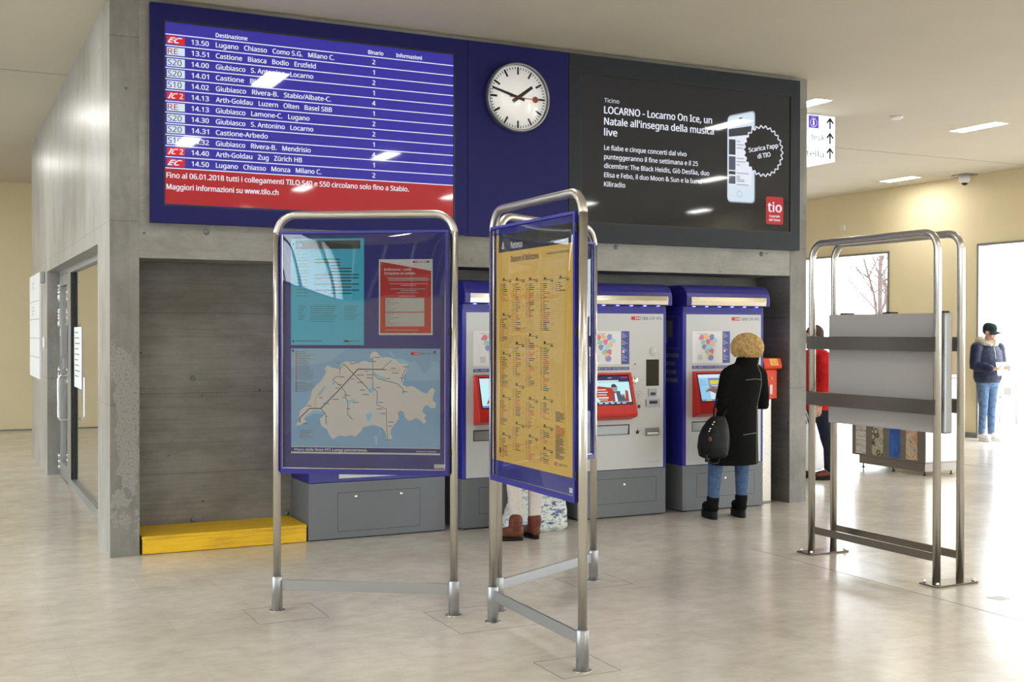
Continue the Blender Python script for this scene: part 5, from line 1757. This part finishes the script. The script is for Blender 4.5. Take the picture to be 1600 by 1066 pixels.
# ------------------------------------------------ woman in the black coat
wm = thing('person', 'blond woman in black coat and platform boots, from behind at the right ticket machine', 'person', (6.15, 8.20, 0))
SK = M['skin']
b = MB()
hipL, hipR = (-.005, .03, .84), (.150, .03, .84)
kneeL, kneeR = (-.105, .055, .48), (.172, .045, .48)
ankL, ankR = (-.138, .04, .17), (.146, .018, .17)
limb(b, [hipL, kneeL, ankL], [.080, .055, .040], SK)
limb(b, [hipR, kneeR, ankR], [.080, .055, .040], SK)
b.loft([(.072, .02, .78, .10, .09), (.075, .02, .86, .165, .11), (.10, .02, .98, .135, .10), (.14, .02, 1.12, .150, .105), (.17, .02, 1.24, .165, .09), (.18, .02, 1.30, .09, .06), (.185, .02, 1.33, .05, .05)], SK, 20)
limb(b, [(.185, .02, 1.28), (.195, .035, 1.40)], [.052, .048], SK)
shL, eL, wL = (.015, .02, 1.235), (-.042, .03, .975), (.075, .225, 1.075)
shR, eR, wR = (.325, .02, 1.235), (.395, .05, .985), (.275, .27, 1.04)
for s_, e_, w_ in ((shL, eL, wL), (shR, eR, wR)):
    limb(b, [s_, e_, w_], [.050, .038, .026], SK)
Wh, Rh = head(b, (.205, .05, 1.485), (.12, .94, -.30), (0, .2, 1), SK, 0.96)
hand(b, wL, (-.35, .85, .38), (.2, .3, -1), SK, 0.28, 0.95, -1, point=True)
hand(b, wR, (-.35, .9, .05), (-.6, 0, -.8), SK, 0.6, 0.95, 1)
limb(b, [(-.138, .04, .17), (-.120, .11, .105)], [.036, .030], SK)
limb(b, [ankR, (.170, .09, .105)], [.036, .030], SK)
link(remesh(b, 'body', SK, 0.0055, 3), 'body', wm)
eyes(Wh, wm, .078)
c = MB()
K = M['coat_black']
c.loft([(.062, .02, .470, .232, .165), (.062, .02, .50, .236, .168), (.070, .02, .66, .224, .160), (.085, .02, .82, .208, .150), (.105, .02, .97, .188, .138), (.130, .02, 1.09, .190, .135), (.155, .02, 1.18, .202, .128), (.168, .018, 1.245, .192, .112), (.176, .015, 1.285, .158, .096), (.182, .012, 1.315, .124, .088), (.190, .008, 1.345, .106, .086), (.198, .004, 1.385, .108, .090), (.200, .002, 1.402, .098, .082)], K, 32)
limb(c, [shL, eL, (.050, .165, 1.062)], [.084, .076, .060], K, 18)
limb(c, [shR, (eR[0], eR[1], eR[2]), (.29, .235, 1.03)], [.082, .070, .058], K, 18)
limb(c, [(.178, .012, 1.305), (.045, .018, 1.262)], [.068, .076], K, 16)
limb(c, [(.190, .012, 1.305), (.300, .018, 1.262)], [.068, .076], K, 16)
coat_me = remesh(c, 'coat', K, 0.010, 8)
coat = link(coat_me, 'coat', wm)
bv = BVHTree.FromPolygons([v.co.copy() for v in coat_me.vertices], [tuple(p.vertices) for p in coat_me.polygons])
def seam(pts, name='piping'):
    out = []
    for (a0, b0), (a1, b1) in zip(pts[:-1], pts[1:]):
        for k in range(14):
            t_ = k/14
            x, z = a0+(a1-a0)*t_, b0+(b1-b0)*t_
            hit = bv.ray_cast(Vector((x, -1, z)), Vector((0, 1, 0)))
            if hit[0] is not None: out.append(hit[0]+hit[1]*0.001)
    MB().tube(out, 0.0036, M['piping'], 6).build(name, coat)
seam([(.255, 1.345), (.285, 1.26), (.275, 1.10), (.235, .97), (.222, .82), (.212, .62), (.205, .475)])
seam([(.10, 1.205), (.19, 1.212), (.282, 1.205)])
seam([(.235, .965), (.31, .972)])
seam([(.045, .735), (.12, .742), (.217, .745)])
j = MB()
for h_, k_, a_ in ((hipL, kneeL, ankL), (hipR, kneeR, ankR)):
    limb(j, [h_, k_, (a_[0], a_[1], .20)], [.090, .066, .050], M['denim'], 18)
jm = link(remesh(j, 'jeans', M['denim'], 0.009, 3), 'jeans', wm)
for heel, fd in (((-.150, -.01), (.22, .97)), ((.128, -.035), (.30, .95))):
    q = MB()
    boot(q, heel, fd, .058, .205, M['suede'], .245, .043, .056)
    bo = link(remesh(q, 'ankle_boot', M['suede'], 0.007, 3), 'ankle_boot', wm)
    q = MB()
    sole(q, heel, fd, 0.0005, 0.066, M['rubber'], .262, .050, .046)
    q.build('platform_sole', bo, bevel=0.004)
# hair: many curling locks over the skull
hr = MB()
rnd = random.Random(4)
hc = Vector((.206, .022, 1.482))
HX, HY, HZ = .134, .130, .118
hr.ellipsoid(hc, HX-.010, HY-.010, HZ-.008, M['blond'], 28, 18)
for i in range(900):
    ph = rnd.uniform(0, 2*pi)
    t0 = rnd.choice((.03, .25, .5, .8, 1.1, 1.4))*rnd.uniform(.7, 1.3)
    span = rnd.uniform(.7, 1.25)
    if sin(ph) > .72 and t0+span > 1.5: span = max(.2, 1.5-t0)
    wob, fr, pa = rnd.uniform(.03, .10), rnd.uniform(3, 6), rnd.uniform(0, 6.28)
    lift = rnd.uniform(-.004, .008)
    pts = []
    for k in range(9):
        t_ = k/8
        th = min(t0+span*t_, 2.28)
        w_ = ph+wob*sin(fr*t_*2+pa)/max(.25, sin(th))
        rr = 1+(lift+.006*sin(fr*t_*3+pa))/HX+(.05*max(0, t_-.7)*rnd.uniform(-1, 2))
        pts.append(hc+Vector((HX*rr*sin(th)*cos(w_), HY*rr*sin(th)*sin(w_), HZ*rr*cos(th))))
    r0 = rnd.uniform(.0030, .0058)
    hr.tube(pts, [r0*.6, r0, r0, r0, r0, r0*.9, r0*.75, r0*.5, r0*.2], M['blond'], 5)
hr.build('hair', wm, weld=False)

# her handbag
t = thing('handbag', 'black studded leather handbag hanging from the arm of the woman in black', 'handbag', (5.868, 8.055, .56))
o = (5.868, 8.055, .56)
q = MB()
BK = M['bag_black']
rings = []
for (z, x0, x1, ry) in ((.555, 5.84, 6.03, .060), (.575, 5.805, 6.055, .085), (.65, 5.79, 6.07, .092), (.74, 5.800, 6.075, .085), (.81, 5.83, 6.07, .072), (.875, 5.88, 6.055, .048), (.905, 5.92, 6.04, .03)):
    rings.append(((x0+x1)/2-.062, 8.045, z, (x1-x0)/2, ry))
q.loft(rings, BK, 28, True, 2.8)
bag = link(remesh(q, 'bag_body', BK, 0.009, 3), 'bag_body', t)
bag.location = (-5.868, -8.055, -.56)
def loop(pts, r): return MB().tube(pts, r, BK, 8)
loop([(5.868, 8.035, .895), (5.915, 8.10, .96), (5.99, 8.175, 1.01), (6.05, 8.228, 1.040), (6.09, 8.240, 1.040), (6.115, 8.225, 1.01), (6.09, 8.16, .955), (5.97, 8.055, .895)], 0.0085).build('strap', t, o)
loop([(5.773, 7.985, .62), (5.738, 7.965, .57), (5.758, 7.955, .535), (5.808, 7.955, .515), (5.858, 7.965, .525), (5.888, 7.985, .575)], 0.008).build('strap', t, o)
for (x, z) in ((5.885, .865), (5.87, .845), (5.845, .81), (5.835, .79), (5.985, .715), (5.955, .65), (5.93, .66)):
    MB().lathe([(.008, 0), (.007, -.006), (.001, -.008)], (x-.062, 8.045-.070, z), M['chrome'], 10, 'y').build('stud', t, o)
loop([(5.766, 7.980, .80), (5.753, 7.970, .74), (5.763, 7.965, .70), (5.748, 7.960, .66), (5.738, 7.960, .62)], 0.006).build('charm_cord', t, o)
MB().ellipsoid((5.766, 7.955, .725), .018, .010, .022, M['brown_leather']).build('charm', t, o)
MB().box(5.723, 5.743, 7.950, 7.965, .535, .60, BK).build('tassel', t, o, bevel=.004)

# ------------------------------------------------ woman behind the timetable (boots and leggings in view)
w2 = thing('person', 'person in pale leggings and brown ankle boots, legs showing below the yellow timetable', 'person', (4.12, 8.07, 0))
b = MB()
hL, kL, aL = (-.075, .05, .84), (-.098, .05, .47), (-.088, .02, .12)
hR, kR, aR = (.085, .05, .84), (.090, .05, .47), (.066, .015, .12)
for h_, k_, a_ in ((hL, kL, aL), (hR, kR, aR)):
    limb(b, [h_, k_, a_], [.078, .052, .036], SK)
limb(b, [aL, (-.150, .035, .06)], [.034, .028], SK); limb(b, [aR, (.068, .07, .06)], [.034, .028], SK)
b.loft([(.005, .04, .76, .10, .09), (.005, .04, .88, .165, .11), (.005, .04, 1.02, .13, .09), (.005, .04, 1.16, .15, .10), (.005, .04, 1.28, .165, .085), (.005, .04, 1.35, .06, .055)], SK, 20)
limb(b, [(.005, .04, 1.33), (.005, .055, 1.45)], [.05, .046], SK)
for sg in (-1, 1):
    limb(b, [(.165*sg, .04, 1.28), (.215*sg, .05, 1.03), (.15*sg, .27, 1.06)], [.048, .036, .026], SK)
    hand(b, (.15*sg, .27, 1.06), (-.2*sg, .9, .1), (0, .2, -1), SK, .35, .95, sg)
W2, R2 = head(b, (.005, .07, 1.53), (0, 1, -.25), (0, .2, 1), SK, .95)
link(remesh(b, 'body', SK, 0.006, 3), 'body', w2)
eyes(W2, w2, .078)
q = MB()
for h_, k_, a_ in ((hL, kL, aL), (hR, kR, aR)):
    limb(q, [h_, k_, (k_[0]*.96+a_[0]*.04, .035, .40), (a_[0], a_[1], .165)], [.088, .060, .060, .048], M['leggings'], 18)
q.ellipsoid((.005, .05, .86), .165, .115, .10, M['leggings'])
link(remesh(q, 'leggings', M['leggings'], 0.009, 3), 'leggings', w2)
q = MB()
q.loft([(.005, .045, .66, .215, .15), (.005, .045, .80, .205, .145), (.005, .045, 1.0, .175, .125), (.005, .045, 1.18, .195, .125), (.005, .045, 1.29, .185, .10), (.005, .045, 1.35, .085, .075), (.005, .045, 1.39, .075, .07)], M['beige_coat'], 28)
for sg in (-1, 1):
    limb(q, [(.17*sg, .04, 1.275), (.22*sg, .05, 1.03), (.16*sg, .235, 1.055)], [.074, .062, .052], M['beige_coat'], 16)
link(remesh(q, 'coat', M['beige_coat'], 0.011, 3), 'coat', w2)
q = MB()
q.ellipsoid((.005, .05, 1.56), .098, .105, .10, M['brown_hair'])
q.ellipsoid((.005, .0, 1.47), .085, .06, .13, M['brown_hair'])
link(remesh(q, 'hair', M['brown_hair'], 0.010, 2), 'hair', w2)
for heel, fd in (((-.052, -.03), (-.88, .48)), ((.066, -.045), (.05, 1))):
    q = MB()
    boot(q, heel, fd, .018, .185, M['brown_leather'], .235, .040, .056, .09)
    bo = link(remesh(q, 'ankle_boot', M['brown_leather'], 0.007, 2), 'ankle_boot', w2)
    q = MB()
    sole(q, heel, fd, 0.0005, .024, M['rubber'], .245, .046, .038)
    q.build('boot_sole', bo)

# patterned shopping bag on the floor
q = MB()
q.loft([(4.350, 8.405, .001, .275, .100), (4.350, 8.405, .02, .295, .112), (4.355, 8.405, .10, .285, .105), (4.370, 8.405, .20, .262, .088), (4.380, 8.405, .30, .250, .070), (4.385, 8.405, .40, .244, .055), (4.385, 8.405, .44, .24, .05)], M['bag_pattern'], 40, True, 3.2)
t = thing('shopping_bag', 'large blue and white printed shopping bag on the floor behind the brown boots', 'shopping bag', (4.32, 8.405, 0))
o = (4.32, 8.405, 0)
sbg = q.build('bag_body', t, o)
dm = sbg.modifiers.new('subdivide', 'SUBSURF'); dm.levels = 2; dm.render_levels = 2; dm.subdivision_type = 'SIMPLE'
tx = bpy.data.textures.new('crumple', 'CLOUDS'); tx.noise_scale = 0.09
dd = sbg.modifiers.new('crumple', 'DISPLACE'); dd.texture = tx; dd.strength = 0.022; dd.mid_level = 0.5
for yy in (8.37, 8.44):
    MB().tube([(4.28, yy, .43), (4.29, yy, .52), (4.34, yy, .58), (4.40, yy, .58), (4.45, yy, .52), (4.46, yy, .43)], .006, M['bag_pattern'], 6).build('handle', t, o)

# ------------------------------------------------ man with a cap in the doorway
mn = thing('person', 'man in dark cap, fur-collared dark jacket and jeans, reading in the bright doorway', 'person', (14.05, 12.42, 0), radians(172))
b = MB()
for sg in (-1, 1):
    limb(b, [(.085*sg, 0, .90), (.10*sg, .03*sg, .49), (.105*sg, .02*sg-.02, .10)], [.085, .056, .04], SK)
    limb(b, [(.105*sg, .02*sg-.02, .10), (.115*sg, .02*sg+.10, .055)], [.038, .032], SK)
b.loft([(0, 0, .82, .10, .09), (0, 0, .93, .165, .115), (0, 0, 1.08, .150, .105), (0, 0, 1.25, .175, .115), (0, 0, 1.38, .19, .10), (0, 0, 1.46, .07, .06)], SK, 20)
limb(b, [(0, 0, 1.42), (0, .03, 1.55)], [.058, .055], SK)
eM, wM = {}, {}
for sg in (-1, 1):
    eM[sg] = (.245*sg, .01, 1.12)
    wM[sg] = (.125*sg, .25, 1.075)
    limb(b, [(.195*sg, 0, 1.39), eM[sg], wM[sg]], [.055, .042, .03], SK)
    hand(b, wM[sg], (-.55*sg, .8, .05), (-.3*sg, .1, .9), SK, .55, 1.0, sg)
Wm, Rm_ = head(b, (0, .050, 1.630), (-.30, .93, -.20), (0, .2, 1), SK, 1.0)
link(remesh(b, 'body', SK, 0.006, 3), 'body', mn)
eyes(Wm, mn, .080)
q = MB()
JK = M['navy_jacket']
q.loft([(0, 0, .865, .185, .135), (0, 0, .885, .200, .150), (0, 0, .95, .225, .165), (0, .005, 1.08, .225, .165), (0, .005, 1.22, .228, .165), (0, 0, 1.34, .225, .15), (0, -.005, 1.42, .16, .12), (0, 0, 1.47, .10, .095)], JK, 30)
for sg in (-1, 1):
    limb(q, [(.200*sg, 0, 1.385), eM[sg], (.148*sg, .215, 1.085)], [.090, .080, .058], JK, 18)
    limb(q, [(.158*sg, .20, 1.09), (.14*sg, .225, 1.083)], [.062, .058], JK, 14)
jk = link(remesh(q, 'jacket', JK, 0.010, 3), 'jacket', mn)
bj = BVHTree.FromPolygons([v.co.copy() for v in jk.data.vertices], [tuple(p.vertices) for p in jk.data.polygons])
def jacket_line(pts, r, mat, name):
    out = []
    for (a0, b0), (a1, b1) in zip(pts[:-1], pts[1:]):
        for k in range(12):
            t_ = k/12
            hit = bj.ray_cast(Vector((a0+(a1-a0)*t_, 1, b0+(b1-b0)*t_)), Vector((0, -1, 0)))
            if hit[0] is not None: out.append(hit[0]+hit[1]*.001)
    if len(out) > 2: MB().tube(out, r, mat, 6).build(name, jk)
jacket_line([(0, 1.44), (0, 1.20)], .006, M['alu'], 'zip')
for sg in (-1, 1):
    jacket_line([(.10*sg, .99), (.15*sg, .90)], .005, M['black'], 'pocket_seam')
    jacket_line([(.04*sg, 1.28), (.15*sg, 1.26)], .004, M['black'], 'pocket_seam')
jacket_line([(-.19, .905), (0, .905), (.19, .905)], .004, M['black'], 'hem_band')
q = MB()
ring = [(.125*cos(a)*1.0, -.015+.105*sin(a), 1.475+.03*(-sin(a))) for a in [2*pi*k/22 for k in range(22)]]
q.tube(ring, .045, M['fur'], 10, closed=True)
rnd = random.Random(9)
for i in range(260):
    a = rnd.uniform(0, 2*pi); b2 = rnd.uniform(-.6, 2.4)
    cpt = Vector((.125*cos(a), -.015+.105*sin(a), 1.475-.03*sin(a)))
    out = (Vector((cos(a), sin(a), 0))*cos(b2)+Vector((0, 0, 1))*sin(b2)).normalized()
    q.tube([cpt+out*.038, cpt+out*.054+Vector((rnd.uniform(-.01, .01),)*3)], [.012, .005], M['fur'], 5)
q.build('fur_collar', jk, weld=False)
q = MB()
for sg in (-1, 1):
    limb(q, [(.088*sg, 0, .88), (.10*sg, .03*sg, .49), (.105*sg, .02*sg-.02, .115)], [.097, .064, .050], M['denim_lt'], 18)
q.ellipsoid((0, 0, .90), .180, .146, .125, M['denim_lt'])
link(remesh(q, 'jeans', M['denim_lt'], 0.010, 3), 'jeans', mn)
for sg in (-1, 1):
    heel = (.100*sg, .02*sg-.085)
    q = MB()
    boot(q, heel, (.08*sg, 1), .025, .115, M['sneaker'], .265, .042, .050, .08)
    sh = link(remesh(q, 'sneaker', M['sneaker'], 0.007, 2), 'sneaker', mn)
    q = MB(); sole(q, heel, (.08*sg, 1), .0005, .032, M['white'], .28, .048, .042); q.build('sneaker_sole', sh)
# cap with curved peak
q = MB()
P_ = []
for k, (rr, zz) in enumerate(((.098, .018), (.101, .045), (.097, .075), (.082, .105), (.052, .124), (.004, .130))):
    P_.append((rr, zz))
n_ = 28
v, f_ = [], []
for rr, zz in P_:
    for jn in range(n_):
        a = 2*pi*jn/n_
        v.append(Wm(rr*.90*cos(a), -.010+rr*1.06*sin(a), zz))
for i in range(len(P_)-1):
    for jn in range(n_):
        f_.append((i*n_+jn, i*n_+(jn+1) % n_, (i+1)*n_+(jn+1) % n_, (i+1)*n_+jn))
q.add(v, f_, M['cap_cloth'], True)
cpm = q.build('cap', mn)
q = MB()
v, f_ = [], []
m_ = 14
for i in range(m_+1):
    a = pi*(.12+.76*i/m_)
    for k, rr in enumerate((.088, .125, .165)):
        x, y = rr*cos(a)*.92, (.01+rr*1.06*sin(a)) if k else (-.01+.100*1.06*sin(a))
        z = .022-.020*(cos(a)**2)*k-.006*k
        v += [Wm(x, y, z), Wm(x, y, z-.004)]
for i in range(m_):
    for k in range(2):
        a0 = (i*3+k)*2; a1 = (i*3+k+1)*2; b0 = ((i+1)*3+k)*2; b1 = ((i+1)*3+k+1)*2
        f_ += [(a0, a1, b1, b0), (a0+1, b0+1, b1+1, a1+1)]
    a0 = (i*3+2)*2; b0 = ((i+1)*3+2)*2
    f_.append((a0, a0+1, b0+1, b0))
q.add(v, f_, M['cap_cloth'], True)
q.build('cap_peak', cpm)
q = MB()
q.ellipsoid(Wm(.0, .086, .066), .016, .004, .014, M['white'], 12, 8, Rm_)
q.build('cap_badge', cpm)
q = MB(); q.ellipsoid(Wm(0, -.035, .005), .080, .078, .070, M['brown_hair'], 18, 10, Rm_); q.build('hair', mn)
# sheet he reads
q = MB()
sheet = [(-.10, .33, 0.985), (.10, .33, 0.985), (.10, .285, 1.18), (-.10, .285, 1.18)]
sheet_b = [(x, y+.0015, z) for x, y, z in sheet]
q.hexa([sheet[0], sheet[1], sheet_b[1], sheet_b[0], sheet[3], sheet[2], sheet_b[2], sheet_b[3]], M['paper'])
pp = q.build('paper_sheet')
pp.location = mn.location; pp.rotation_euler = mn.rotation_euler
tag(pp, 'white sheet of paper held by the man in the doorway', 'paper')

# ------------------------------------------------ person in red between pillar and grey board
rp = thing('person', 'person in red coat and dark trousers, mostly hidden between concrete pillar and grey board', 'person', (8.69, 10.02, 0), radians(72))
b = MB()
for sg in (-1, 1):
    limb(b, [(.085*sg, 0, .90), (.10*sg, .08*sg, .49), (.10*sg, .10*sg-.02, .10)], [.085, .056, .04], SK)
    limb(b, [(.10*sg, .10*sg-.02, .10), (.11*sg, .10*sg+.10, .055)], [.038, .032], SK)
b.loft([(0, 0, .82, .10, .09), (0, 0, .93, .165, .115), (0, 0, 1.08, .145, .105), (0, 0, 1.25, .165, .11), (0, 0, 1.36, .175, .095), (0, 0, 1.44, .06, .055)], SK, 20)
limb(b, [(0, 0, 1.40), (0, .02, 1.52)], [.055, .05], SK)
for sg in (-1, 1):
    limb(b, [(.18*sg, 0, 1.36), (.225*sg, -.02, 1.08), (.235*sg, .06, .83)], [.05, .04, .028], SK)
    hand(b, (.235*sg, .06, .83), (0, .15, -1), (-sg, 0, 0), SK, .4, .95, sg)
Wr, Rr_ = head(b, (0, .03, 1.575), (0, 1, -.05), (0, 0, 1), SK, .97)
link(remesh(b, 'body', SK, 0.007, 3), 'body', rp)
eyes(Wr, rp, .080)
q = MB()
q.loft([(0, 0, .765, .205, .15), (0, 0, .90, .20, .15), (0, 0, 1.06, .185, .135), (0, 0, 1.25, .20, .135), (0, 0, 1.36, .19, .11), (0, 0, 1.42, .09, .085), (0, 0, 1.47, .08, .08)], M['red_coat'], 28)
for sg in (-1, 1):
    limb(q, [(.185*sg, 0, 1.355), (.230*sg, -.02, 1.08), (.238*sg, .05, .86)], [.078, .066, .052], M['red_coat'], 16)
link(remesh(q, 'coat', M['red_coat'], 0.011, 3), 'coat', rp)
q = MB()
for sg in (-1, 1):
    limb(q, [(.088*sg, 0, .86), (.10*sg, .08*sg, .49), (.10*sg, .10*sg-.02, .13)], [.10, .076, .066], M['dark_trouser'], 16)
link(remesh(q, 'trousers', M['dark_trouser'], 0.011, 3), 'trousers', rp)
q = MB(); q.ellipsoid(Wr(0, -.018, .030), .090, .104, .100, M['brown_hair'], 18, 12, Rr_); q.build('hair', rp)
for sg in (-1, 1):
    heel = (.10*sg, .10*sg-.085)
    q = MB(); boot(q, heel, (.05*sg, 1), .022, .14, M['brown_leather'], .25, .041, .052, .085)
    bo = link(remesh(q, 'shoe', M['brown_leather'], 0.008, 2), 'shoe', rp)
    q = MB(); sole(q, heel, (.05*sg, 1), .0005, .028, M['rubber'], .26, .047, .04); q.build('shoe_sole', bo)
t = thing('carrier_bag', 'white plastic carrier bag carried beside the person in red', 'bag', (8.50, 9.93, .10))
q = MB(); q.loft([(8.515, 9.86, .12, .10, .05), (8.515, 9.86, .16, .13, .07), (8.515, 9.86, .35, .125, .06), (8.505, 9.87, .50, .09, .035), (8.49, 9.90, .62, .04, .02)], M['white_bag'], 24, True, 2.6)
q.build('bag_body', t, (8.50, 9.93, .10))
MB().tube([(8.475, 9.90, .60), (8.46, 9.93, .74), (8.475, 9.96, .80), (8.50, 9.95, .74), (8.505, 9.90, .61)], .006, M['white_bag'], 6).build('handle', t, (8.50, 9.93, .10))
